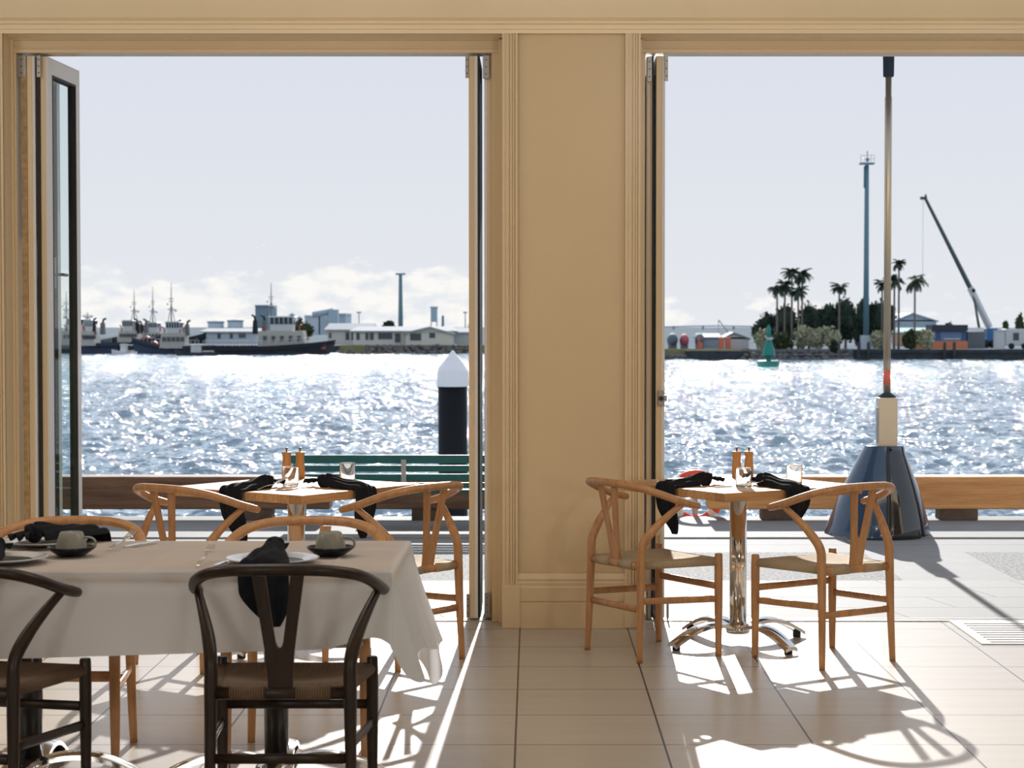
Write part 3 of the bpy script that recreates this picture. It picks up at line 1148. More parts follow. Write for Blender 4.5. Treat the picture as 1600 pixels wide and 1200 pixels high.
# ---- napkins
def napkin(name, label, loc, ang, edge, hang, zt, w0=.05, w1=.10, lift=0.0, tip=True, tail=True, skew=0.0):
    """knot at the origin, cloth running along +x to the table edge and hanging down over it"""
    t = thing(name, label, 'napkin', loc, ang)
    path = []
    nseg = 10
    for i in range(nseg + 1):
        q = i / nseg
        path.append((.012 + (edge - .0) * q, .022 * (1 - q) + lift * (1 - q ** 2) + .010, 0.0))
    path = [Vector((x, 0, z)) for (x, z, _) in path]
    path.append(Vector((edge + .020, 0, .006)))
    path.append(Vector((edge + .026, 0, -.02)))
    for i in range(1, 8):
        q = i / 7
        path.append(Vector((edge + .026 + .006 * math.sin(q * 5), skew * hang * q, -.02 - (hang - .02) * q)))
    path = spline(path, 2)
    n = len(path)

    def fn(u, v):
        i = min(n - 1, int(round(v * (n - 1))))
        p = path[i]
        d = (path[min(i + 1, n - 1)] - path[max(i - 1, 0)]).normalized()
        nr = Vector((-d.z, 0, d.x))
        if nr.length < .01:
            nr = Vector((1, 0, 0))
        hangq = max(0, -p.z / hang)
        q = min(1, p.x / max(edge, .01))
        w = w0 * .5 + (w1 - w0 * .5) * q ** .7
        s = 2 * u - 1
        side = 0
        if tip:
            # one corner of the square hangs lowest
            k = max(0, (hangq - .45) / .55)
            w *= 1 - .80 * k ** 1.5
            side = .30 * w1 * k
        puff = (.020 if p.z > -.004 else .012) * (1 - .35 * q * (p.z > -.004))
        pleat = .0055 * math.sin(s * 6.2 + 1.1 + hangq * 1.3) + .0045 * math.sin(s * 11.0 - q * 3 + hangq * 2)
        crumple = .004 * math.sin(v * 17 + s * 3) * (1 - hangq)
        off = puff * (1 - s ** 4) + (pleat + crumple) * (1 - s ** 6)
        low = 0 if p.z < -.004 else -(p.z - .004) * s ** 4
        return p + Vector((0, s * w + side, low)) + nr * off
    mb = MB().grid(fn, 24, n - 1)
    body = mb.build('folded_cloth', M_napkin, t, solid=.003, sub=1)
    k = MB()
    zk = .026 + lift
    k.torus((0, 0, zk), .020, .0145, 20, 10, Matrix.Rotation(math.radians(75), 4, 'Y'))
    k.torus((-.005, .006, zk + .004), .016, .013, 20, 10, Euler((.9, .6, .4)).to_matrix().to_4x4())
    k.blob((.004, 0, zk), (.018, .022, .019), 14, 9, .06)
    k.build('knot', M_napkin, t)
    if tail:
        def tf(u, v):
            s = 2 * u - 1
            x = -.008 - .075 * v
            w = .012 + .030 * v
            z = .022 + lift * (1 - v) + .012 * math.sin(s * 7) * v + .012 * (1 - v) + .002
            return (x, s * w + .006 * math.sin(v * 5), max(.004, z))
        MB().grid(tf, 16, 8).build('loose_end', M_napkin, t, solid=.003)
    return t


def on(tab, ang, along, across):
    d = Vector((math.cos(ang), math.sin(ang), 0))
    e2 = Vector((-math.sin(ang), math.cos(ang), 0))
    return tab + d * along + e2 * across


ZW = .7605
# direction out of the near-left edge of each table is -u ; out of the near-right edge is -v (v = u + 90 deg)
def lay(tab, ua, left_lab, right_lab, dl=.20, dr=.12):
    p = on(tab, ua, -.19, 0.0)
    napkin('napkin', left_lab, (p.x, p.y, ZW), ua + PI, .215, dl, ZW, w1=.072, skew=.25)
    p = on(tab, ua, 0.0, -.17)
    napkin('napkin', right_lab, (p.x, p.y, ZW), ua - PI / 2, .235, dr, ZW, w1=.072, skew=-.2)


lay(TR, U_R, 'black napkin hanging over the left edge of the right-hand wood table', 'black napkin hanging over the right edge of the right-hand wood table', .21, .14)
lay(TL, U_L, 'black napkin hanging over the left edge of the left-hand wood table', 'black napkin hanging over the right edge of the left-hand wood table', .24, .22)


# ---- plates, cups
def plate(label, loc):
    t = thing('plate', label, 'plate', loc)
    MB().lathe([(0, .002), (.075, .002), (.085, .005), (.142, .0165), (.1455, .0185), (.1455, .0205), (.140, .0205), (.100, .0120), (.095, .010)], n=64).build('rim', M_plate, t)
    MB().lathe([(.0955, .0100), (.085, .0065), (0, .0055)], n=64).build('well', M_plateb, t)
    return t


pl = plate('round plate under the black napkin, before the whole dark chair', (-.812, 6.10, ZT))
dup(pl, (-1.670, 6.12, ZT), 0, 'round plate at the left edge of the picture, nearest the camera')
dup(pl, (-1.655, 6.60, ZT), 0, 'round plate on the far side of the cloth table, behind the left cup')
napkin('napkin', 'black napkin hanging over the cloth before the whole dark chair', (-.815, 6.165, ZT + .016), -PI / 2, .240, .185, ZT, w0=.06, w1=.078, lift=.002, skew=.06)
napkin('napkin', 'black napkin at the left edge of the picture, on the near plate', (-1.700, 6.165, ZT + .016), -PI / 2, .242, .16, ZT, w0=.06, w1=.072, lift=.002, skew=.06)
napkin('napkin', 'black napkin knotted on the far plate, behind the left cup', (-1.665, 6.50, ZT + .022), math.radians(62), .285, .16, ZT, w0=.07, w1=.070, lift=.004)


def cup(label, lab2, loc):
    s = thing('saucer', lab2, 'saucer', loc)
    MB().lathe([(0, .001), (.042, .001), (.046, .004), (.070, .020), (.0785, .030), (.0765, .031), (.068, .0225), (.044, .0095), (0, .0085)], n=48).build('dish', M_saucer, s)
    t = thing('cup', label, 'cup', (loc[0], loc[1], loc[2] + .0095))
    MB().lathe([(.0505, .002), (.0515, .001), (.0525, .003), (.0515, .012), (.046, .040), (.0365, .066), (.033, .069), (.030, .069), (.030, .064), (0, .064)], n=48).build('bowl', M_cup, t)
    h = spline([(.044, 0, .050), (.060, 0, .050), (.074, 0, .042), (.078, 0, .028), (.070, 0, .016), (.050, 0, .014)], 5)
    MB().tube(h, [(.0065, .0042)] * len(h), 10).build('handle', M_cup, t)
    return s, t


cu1 = cup('olive cup upside down on its saucer, nearest the right end of the cloth', 'black saucer nearest the right end of the cloth, beside the white plate', (-.652, 6.30, ZT))
sv = dup(cu1[0], (-1.490, 6.30, ZT), 0, 'black saucer left on the cloth, between the near plate and the far plate')
cv = dup(cu1[1], (-1.490, 6.30, ZT + .0095), 0, 'olive cup upside down on its saucer, at the left between two plates')


# ---- cutlery
def fork(label, loc, rz, tilt=0.0):
    t = thing('fork', label, 'fork', loc, rz)
    t.rotation_euler.x = tilt
    zf = lambda y: .004 + (.010 * max(0, (y - .10) / .07) ** 1.2 if y > .10 else 0) + .004 * math.sin(max(0, min(1, y / .1)) * PI)
    mb = MB()

    def hf(u, v):
        y = .125 * v
        w = .0075 * (1 - v) + .0028 * v if v > .08 else .005 + .0025 * v / .08
        return ((2 * u - 1) * w, y, zf(y))
    mb.grid(hf, 4, 16)
    mb.build('handle', M_cutlery, t, solid=.0022)
    mb = MB()

    def rf(u, v):
        y = .122 + .03 * v
        w = .003 + .0095 * min(1, v * 1.6) ** .7
        return ((2 * u - 1) * w, y, zf(y))
    mb.grid(rf, 6, 6)
    for k in range(4):
        x = -.0107 + k * .00713

        def tf(u, v):
            y = .150 + .046 * v
            w = .0019 - .0009 * v
            return (x + (2 * u - 1) * w, y, zf(y) + .0)
        mb.grid(tf, 2, 6)
    mb.build('tines', M_cutlery, t, solid=.0018)
    return t


def knife(label, loc, rz):
    t = thing('knife', label, 'knife', loc, rz)
    MB().prism([(-.006, 0), (.006, 0), (.0085, .01), (.0075, .06), (.0055, .105), (-.0055, .105), (-.0075, .06), (-.0085, .01)], .001, .007).build('handle', M_cutlery, t, bevel=.0015)
    MB().prism([(-.0045, .105), (.0055, .105), (.0075, .13), (.008, .17), (.0055, .20), (.001, .215), (-.004, .20), (-.0055, .13)], .0025, .0048).build('blade', M_cutlery, t)
    return t


p = at_z(304, 891, ZT)
fk = fork('steel fork on the cloth, left of the plate before the whole dark chair', (p.x, 5.985, ZT + .002), math.radians(-4), math.radians(9))
kn = knife('steel knife on the cloth, left of the plate before the whole dark chair', (-.975, 5.985, ZT + .002), math.radians(-9))
dup(fk, (-1.395, 6.42, ZT + .002), math.radians(-14), 'steel fork on the cloth, just right of the left cup')
dup(kn, (-1.360, 6.50, ZT + .002), math.radians(-20), 'steel knife on the cloth, right of the left cup near the far edge')
p = on(TR, U_R, -.28, -.17)
dup(kn, (p.x, p.y, ZW), U_R - PI / 2, 'steel knife at the near corner of the right-hand wood table')
p = on(TR, U_R, -.16, -.22)
dup(fk, (p.x, p.y, ZW), U_R - PI / 2, 'steel fork beside the glass on the right-hand wood table')
p = on(TR, U_R, .13, -.33)
dup(kn, (p.x, p.y, ZW), U_R, 'steel knife at the right corner of the right-hand wood table, beyond the napkin')
p = on(TL, U_L, -.28, -.17)
dup(kn, (p.x, p.y, ZW), U_L - PI / 2, 'steel knife at the near corner of the left-hand wood table')
p = on(TL, U_L, -.33, -.07)
dup(fk, (p.x, p.y, ZW), U_L - PI / 2, 'steel fork beside the glass on the left-hand wood table')
p = on(TL, U_L, .13, -.33)
dup(kn, (p.x, p.y, ZW), U_L, 'steel knife at the right corner of the left-hand wood table, beyond the napkin')


# ---- glasses, grinders
def tumbler(label, loc):
    t = thing('tumbler', label, 'glass', loc)
    MB().lathe([(0, .001), (.034, .001), (.0365, .004), (.0385, .090), (.0385, .0915), (.0368, .0915), (.0360, .088), (.0345, .014), (.030, .010), (0, .010)], n=40).build('glass_body', M_tumbler, t)
    return t


def zpos(px, py):
    p = at_z(px, py, ZW)
    return (p.x, p.y, ZW)


tb = tumbler('clear glass tumbler before the grinders on the right-hand wood table', zpos(1162, 762))
dup(tb, zpos(1241, 757), 0, 'clear glass tumbler near the blue cone, on the right-hand wood table')
dup(tb, zpos(454, 760), 0, 'clear glass tumbler before the grinders on the left-hand wood table')
dup(tb, zpos(543, 753), 0, 'clear glass tumbler before the bench, on the left-hand wood table')


def grinder(label, loc):
    t = thing('pepper_grinder', label, 'grinder', loc)
    MB().lathe([(0, 0), (.0225, 0), (.024, .003), (.0238, .03), (.0225, .055), (.0205, .085), (.0195, .098), (.0205, .110), (.0235, .122), (.0240, .1255), (.0225, .128), (0, .129)], n=32).build('body', M_grinder, t)
    MB().lathe([(0, .128), (.004, .128), (.0042, .142), (.0085, .143), (.009, .147), (.005, .150), (0, .150)], n=18).build('knob', M_hinge, t)
    return t


g0 = grinder('wooden grinder on the right-hand wood table, nearer the pier', zpos(1151, 746))
dup(g0, zpos(1170, 746), 0, 'wooden grinder on the right-hand wood table, nearer the blue cone')
dup(g0, zpos(448, 747), 0, 'wooden grinder on the left-hand wood table, farther from the bench')
dup(g0, zpos(469, 747), 0, 'wooden grinder on the left-hand wood table, against the end of the bench')

# ---- floor vent
t = thing('floor_vent', 'slotted steel floor vent flush with the tiles at the right threshold', 'vent', (0, 0, 0))
vx0, vx1, vy0, vy1 = 2.12, 3.3, 9.16, 9.86
mb = MB().box((vx0, vy0, .0), (vx0 + .05, vy1, .006)).box((vx1 - .05, vy0, 0), (vx1, vy1, .006))
mb.box((vx0 + .05, vy0, 0), (vx1 - .05, vy0 + .03, .006)).box((vx0 + .05, vy1 - .03, 0), (vx1 - .05, vy1, .006))
mb.build('vent_frame', M_white, t)
mb = MB()
ns = 9
st = (vy1 - vy0 - .06) / ns
for i in range(ns):
    mb.box((vx0 + .05, vy0 + .03 + i * st + .032, .001), (vx1 - .05, vy0 + .03 + (i + 1) * st, .006))
mb.build('slat', M_white, t)
MB().box((vx0 + .05, vy0 + .03, .0005), (vx1 - .05, vy1 - .03, .001)).build('slot_shade', M_black, t)  # flat black sheet standing in for the shade below the slats

# ================================================================== WHARF
# timber kerb rails on blocks
YB0, YB1 = 14.92, 15.17
zb1 = at_y(831, 796, YB0).z
zb2 = at_y(831, 745, YB0).z


def beam(label, px0, px1, m):
    t = tag(MB().box((at_y(px0, 770, YB0).x, YB0, zb1), (at_y(px1, 770, YB0).x, YB1, zb2)).build('kerb_beam', m, bevel=.012), label, 'timber beam')
    return t


beam('dark weathered timber kerb rail in the left bay, beside the glazed door', -500, 515, M_beam)
beam('dark timber kerb rail below the green bench', 573, 1015, M_beam)
beam('orange-brown timber kerb rail behind the blue cone', 1107, 2300, M_beam2)
for (a, b, lab) in ((372, 424, 'timber block under the left kerb rail'), (643, 690, 'timber block under the kerb rail below the bench'), (1192, 1246, 'timber block under the orange kerb rail, left of the blue cone'), (1471, 1529, 'timber block under the orange kerb rail, right of the blue cone')):
    tag(MB().box((at_y(a, 800, YB0).x, YB0 + .01, .012), (at_y(b, 800, YB0).x, YB1 - .01, zb1)).build('timber_block', M_block, bevel=.008), lab, 'timber block')

# bench, back towards the room
YBN = 14.15
bt = thing('park_bench', 'teal green slatted bench facing the harbour, behind the left-hand wood table', 'bench', (0, YBN, 0))
bx0, bx1 = at_y(452, 740, YBN).x, at_y(800, 740, YBN).x
edges = [(711, 724), (727, 737), (740.5, 750.5), (754, 763)]
for (a, b) in edges:
    MB().box((bx0, -.014, at_y(831, b, YBN).z), (bx1, .014, at_y(831, a, YBN).z)).build('back_slat', M_bench, bt, bevel=.004)
for k in range(4):
    MB().box((bx0, .05 + k * .105, .285), (bx1, .05 + k * .105 + .09, .31)).build('seat_slat', M_bench, bt, bevel=.004)
xs = at_y(631, 740, YBN).x
MB().box((xs - .018, -.028, at_y(831, 753, YBN).z), (xs + .018, -.015, at_y(831, 718, YBN).z)).build('back_bracket', M_galv, bt)
for x in (bx0 + .05, bx1 - .10):
    MB().box((x - .025, .015, 0), (x + .025, .06, at_y(831, 713, YBN).z)).box((x - .025, .06, .24), (x + .025, .46, .284)).box((x - .025, .38, 0), (x + .025, .43, .26)).build('bench_frame', M_galv, bt)

# mooring pile
YP = 28.0
p0, p1 = at_y(684, 600, YP).x, at_y(731, 600, YP).x
rp = (p1 - p0) / 2
pt = thing('mooring_pile', 'black mooring pile with a white pointed cap, behind the bench', 'pile', ((p0 + p1) / 2, YP, ZWAT - 1))
zz = lambda py: at_y(831, py, YP).z - (ZWAT - 1)
MB().lathe([(rp * .97, 0), (rp * .97, zz(600))], n=40).build('sleeve', M_pile, pt)
MB().lathe([(rp * 1.03, zz(604)), (rp * 1.04, zz(602)), (rp * 1.04, zz(580)), (rp * 1.0, zz(577)), (rp * .16, zz(551)), (rp * .08, zz(548)), (0, zz(547))], n=40).build('pointed_cap', M_pilew, pt)

# life ring on its post
YR = YQ + .06
rt = thing('life_ring', 'orange life ring on a post at the wharf edge, behind the right-hand wood table', 'life ring', (at_y(1087, 776, YR).x, YR, at_y(1087, 777, YR).z))
R = 39 * YR / F_PX
mxr = Matrix.Rotation(PI / 2, 4, 'X')
MB().torus((0, 0, 0), R * .92, R * .20, 56, 14, mxr).build('ring', M_ring, rt)
for k in range(4):
    a = PI / 4 + k * PI / 2
    MB().torus((0, 0, 0), R * .92, R * .212, 6, 14, mxr, a - .13, a + .13).build('reflective_band', M_ringw, rt)
tag(MB().box((rt.location.x - .022, YR + .06, -1.2), (rt.location.x + .022, YR + .10, rt.location.z + R * 1.15)).box((rt.location.x - .03, YR + .055, rt.location.z + R * .9), (rt.location.x + .03, YR + .105, rt.location.z + R * 1.15)).build('ring_post', M_galv), 'grey steel post holding the orange life ring', 'post')

# umbrella with blue cone base
YU = 14.02
ux = at_y(1369, 800, YU).x
ut = thing('patio_umbrella', 'tall patio umbrella mast in a glossy blue cone base, right of the pier', 'umbrella', (ux, YU, 0))
prof = []
for (px0, px1, py) in ((1286, 1451, 838), (1287, 1451, 833), (1296, 1449, 812), (1308, 1443, 784), (1321, 1435, 757), (1334, 1424, 730), (1345, 1415, 708), (1350, 1412, 697)):
    prof.append(((px1 - px0) / 2 * YU / F_PX, at_y(831, py, YU).z))
prof[0] = (prof[0][0] * .985, 0.004)
prof[1] = (prof[1][0], 0.02)
ztop = prof[-1][1]
mb = MB()
nn = 56
skew = lambda v: (v * 12.0) * YU / F_PX


def shell(u, v):
    k = v * (len(prof) - 1)
    i = min(int(k), len(prof) - 2)
    f = k - i
    r = prof[i][0] * (1 - f) + prof[i + 1][0] * f
    z = prof[i][1] * (1 - f) + prof[i + 1][1] * f
    cx = skew(v)                                     # the shell leans towards its straight side
    a = 2 * PI * u
    return (r * math.cos(a) + cx, r * math.sin(a), z)


mb.grid(shell, nn, len(prof) - 1, closed_u=True)
mb.lathe([(prof[-1][0], ztop), (prof[-1][0] * .9, ztop + .006), (0, ztop + .006)], (skew(1), 0, 0), n=nn)
mb.build('base_shell', M_blue, ut)
# glossy black access panel let into the front of the shell
pa0, pa1 = math.radians(-90 + 3), math.radians(-90 + 47)


def pan(u, v):
    a = pa0 + (pa1 - pa0) * u
    k = v * (len(prof) - 1)
    i = min(int(k), len(prof) - 2)
    f = k - i
    r = prof[i][0] * (1 - f) + prof[i + 1][0] * f + .006
    z = prof[i][1] * (1 - f) + prof[i + 1][1] * f
    return (r * math.cos(a) + skew(v), r * math.sin(a), z)


MB().grid(pan, 10, len(prof) - 1).build('access_panel', M_panelblk, ut, solid=.006)
for a in (pa0 - .03, pa1 + .03):
    pts = [(r * math.cos(a) * 1.01 + skew(i / (len(prof) - 1)), r * math.sin(a) * 1.01, z) for i, (r, z) in enumerate(prof)]
    MB().tube(pts, .011, 8).build('panel_rib', M_blackmetal, ut)
bx = at_y(1385.5, 650, YU).x - ux
zs0, zs1 = ztop + .004, at_y(831, 621, YU).z
hw = 14.5 * YU / F_PX
MB().box((bx - hw, -hw, zs0), (bx + hw, hw, zs1)).build('mast_socket', mat('warm_aluminium', (.56, .50, .40), .38, metal=.55), ut, bevel=.004)
MB().box((bx - hw - .008, -.03, zs0 + .02), (bx - hw, .03, zs1 - .07)).build('socket_clamp', M_galv, ut)
rm = 5.6 * YU / F_PX
MB().lathe([(hw * 1.0, zs1), (hw * .95, zs1 + .01), (rm * 1.3, zs1 + .03), (rm * 1.1, zs1 + .035)], (bx, 0, 0), 20).build('socket_collar', M_canvas, ut)
zj = at_y(831, 152, YU).z
zsl = at_y(831, 120, YU).z
MB().lathe([(rm, zs1 + .01), (rm, zj), (rm * .86, zj + .004), (rm * .86, 4.3)], (bx, 0, 0), 24).build('mast', M_mast, ut)
MB().lathe([(rm * 1.03, at_y(831, 601, YU).z), (rm * 1.03, at_y(831, 578, YU).z)], (bx, 0, 0), 24).build('red_label', mat('red_sticker', (.55, .12, .08), .5), ut)
MB().lathe([(rm * 1.42, zsl), (rm * 1.5, zsl + .01), (rm * 1.62, 3.5), (rm * 1.62, 3.75)], (bx, 0, 0), 24).build('runner_sleeve', M_canvas, ut)
mb = MB()
cr = 1.35


def can(u, v):
    a = 2 * PI * u
    k = max(abs(math.cos(a)), abs(math.sin(a)))
    r = cr * v * (1 + .18 * (1 - k))
    return (bx + r * math.cos(a), r * math.sin(a), 4.32 - .42 * v)


mb.grid(can, 32, 6, closed_u=True)
mb.build('canopy', M_canvas, ut, solid=.004)
# ================================================================== FAR SHORES
ZL = -1.05          # level of the far land
YLW, YRW = 262.0, 214.0       # water line of the left and of the right far shore
M_land = mat('far_ground', (0.22, 0.25, 0.27), .95, noise=.15, nscale=.05, spec=0.0)  # bluish paleness painted in as distance haze
M_grass = mat('dry_grass', (0.27, 0.26, 0.12), .9, noise=.2, nscale=.5, spec=0.0)
M_rock = mat('revetment_rock', (0.13, 0.125, 0.12), .9, noise=.4, nscale=1.5)
M_wharf = mat('tarred_wharf_timber', (0.035, 0.042, 0.048), .8, noise=.3, nscale=1.0)
M_hull = mat('navy_hull', (0.012, 0.030, 0.075), .4)
M_hullk = mat('black_hull', (0.012, 0.016, 0.026), .45)
M_super = mat('cream_superstructure', (0.40, 0.385, 0.34), .6)
M_superw = mat('white_superstructure', (0.56, 0.58, 0.58), .6)
M_win = mat('dark_window', (0.03, 0.05, 0.06), .1)
M_shipgrey = mat('ship_mast_grey', (0.16, 0.18, 0.19), .6)
M_shipred = mat('ship_red', (0.45, 0.09, 0.06), .55)
M_tire = mat('black_fender', (0.015, 0.016, 0.018), .8)
M_roof = mat('pale_roof', (0.36, 0.38, 0.40), .85, spec=0.1)
M_hwall = mat('cream_weatherboard', (0.66, 0.64, 0.58), .7)
M_haze1 = mat('haze_tinted_blue', (0.34, 0.44, 0.52), .8)  # distance haze mixed into the colour; nearer sheds share it
M_haze2 = mat('haze_tinted_grey', (0.50, 0.57, 0.63), .85)  # paler haze tone, also mixed into the colour
M_green = mat('buoy_green', (0.0, 0.20, 0.155), .45)
M_leaf = mat('dark_foliage', (0.022, 0.045, 0.026), .8, noise=.4, nscale=.6)
M_leaf2 = mat('olive_foliage', (0.06, 0.085, 0.03), .8, noise=.4, nscale=.8)
M_palm = mat('palm_green', (0.03, 0.055, 0.03), .7, noise=.3, nscale=.6)
M_flower = mat('pale_blossom', (0.62, 0.58, 0.44), .8, col2=(0.22, 0.26, 0.12), nscale=1.8)
M_bark = mat('palm_bark', (0.17, 0.15, 0.13), .9)
M_tealpole = mat('teal_grey_steel', (0.10, 0.20, 0.245), .5)
M_boom = mat('dark_crane_boom', (0.045, 0.075, 0.085), .5)
M_craneb = mat('crane_blue', (0.02, 0.14, 0.33), .5)

# land
mb = MB()
mb.box((-900, YLW + 3.5, -4), (10.5, 6000, ZL))
struct(mb.build('far_ground', M_land), 'far shore of the left bay')
struct(MB().box((10.5, YRW + 2.5, -4), (900, 6000, ZL)).build('far_ground', M_land), 'far shore of the right bay')
struct(MB().box((-26, YLW + 1.5, -4), (6, YLW + 3.6, ZL + .02)).build('shore_bank', M_grass), 'grassy bank behind the rocks')
struct(MB().box((10.5, YRW + 1.2, -4), (24, YRW + 2.6, ZL + .05)).build('shore_bank', M_grass), 'dry grass strip')
xw0 = at_y(1339, 555, YRW).x + 6
struct(MB().box((xw0 - 6, YRW, -4), (200, YRW + 2.6, ZL - .02)).box((xw0 - 6, YRW - .15, ZL - .35), (200, YRW, ZL + .02)).build('wharf_wall', M_wharf), 'dark timber wharf wall')
struct(MB().box((at_y(1072, 555, YRW).x, YRW + .2, -4), (at_y(1170, 555, YRW).x, YRW + 1.4, ZL - .1)).build('wharf_wall', M_wharf), 'dark low quay wall')
struct(MB().box((-120, YLW + 1.2, -4), (-26, YLW + 3.6, ZL + .0)).build('wharf_wall', M_wharf), 'dark quay behind the tugs')


def G(px, Y):
    return at_y(px, 540, Y).x


def H(py, Y):
    return at_y(831, py, Y).z


# rocks
def rockmesh(seed):
    random.seed(seed)
    return MB().blob((0, 0, .1), (.5, .42, .36), 8, 5, .22)


def rocks(label, group, spots):
    protos = []
    for i, (x, y, z, sc) in enumerate(spots):
        if i < 4:
            o = rockmesh(i + 3).build('boulder', M_rock)
            for q in o.data.polygons:
                q.use_smooth = False
            tag(o, label, 'rock', group)
            protos.append(o)
        else:
            o = protos[i % 4].copy()
            COL.objects.link(o)
        o.location = (x, y, z)
        o.scale = (sc * random.uniform(.8, 1.3), sc, sc * random.uniform(.8, 1.15))
        o.rotation_euler = (random.uniform(-.3, .3), random.uniform(-.3, .3), random.uniform(0, 6))


random.seed(5)
sp = []
x = G(528, YLW)
while x < G(737, YLW):
    for (dy, z, s0) in ((-.2, ZWAT + .05, .85), (.7, ZWAT + .45, .9), (1.4, ZWAT + .85, .8)):
        if x < G(565, YLW) and dy > .5:
            continue
        sp.append((x + random.uniform(-.3, .3), YLW + dy, z, s0 * random.uniform(.75, 1.25)))
    x += .78
rocks('dark boulder of the rock wall along the far shore before the long white house', 'boulders of the left far shore', sp)
sp = []
x = G(1164, YRW)
while x < G(1334, YRW):
    for (dy, z, s0) in ((-.2, ZWAT + .05, .72), (.6, ZWAT + .45, .75), (1.3, ZWAT + .85, .7)):
        sp.append((x + random.uniform(-.3, .3), YRW + dy, z, s0 * random.uniform(.75, 1.25)))
    x += .72
for px in range(1040, 1075, 5):
    sp.append((G(px, YRW), YRW + .4, ZWAT + .3, .85))
rocks('dark boulder of the rock wall along the far shore below the palms', 'boulders of the right far shore', sp)


# ---- tugs
def wedge(mb, x0, x1, y0, y1, z0, z1, tx=0.0, ty=0.0, tx2=None):
    """box whose top is inset by tx (both x ends) and ty"""
    tx2 = tx if tx2 is None else tx2
    v = [(x0, y0, z0), (x1, y0, z0), (x1, y1, z0), (x0, y1, z0), (x0 + tx, y0 + ty, z1), (x1 - tx2, y0 + ty, z1), (x1 - tx2, y1 - ty, z1), (x0 + tx, y1 - ty, z1)]
    return mb.add(v, [(0, 3, 2, 1), (4, 5, 6, 7), (0, 1, 5, 4), (1, 2, 6, 5), (2, 3, 7, 6), (3, 0, 4, 7)])


def hullmb(L, B, stern_z, mid_z, bow_z, flip=False):
    mb = MB()

    def hf(u, v):
        # u along the length (0 stern, 1 bow), v round the section from port rail under the keel to starboard rail
        bw = 1 - max(0, (u - .62) / .38) ** 2.2
        sw = 1 - .22 * max(0, (.15 - u) / .15) ** 2
        sheer = mid_z + (bow_z - mid_z) * max(0, (u - .45) / .55) ** 2 + (stern_z - mid_z) * max(0, (.4 - u) / .4) ** 2
        s = 2 * v - 1
        dep = 1.3
        a = abs(s)
        if a > .45:
            y = B / 2 * bw * sw * (.90 + .10 * (a - .45) / .55)
            z = -.25 + (sheer + .25) * (a - .45) / .55
        else:
            y = B / 2 * bw * sw * .90 * (a / .45) ** .6
            z = -.25 - dep * (1 - a / .45)
        x = -L / 2 + L * u + (.05 * L * max(0, z) / max(bow_z, .1)) * max(0, (u - .7) / .3)
        return (x if not flip else -x, y * (1 if s > 0 else -1), z)
    mb.grid(hf, 26, 20, smooth=True)
    # deck
    def dk(u, v):
        p = hf(u, 1.0)
        return (p[0], p[1] * (2 * v - 1), p[2] - .28)
    mb.grid(dk, 26, 4, smooth=False)
    return mb, hf


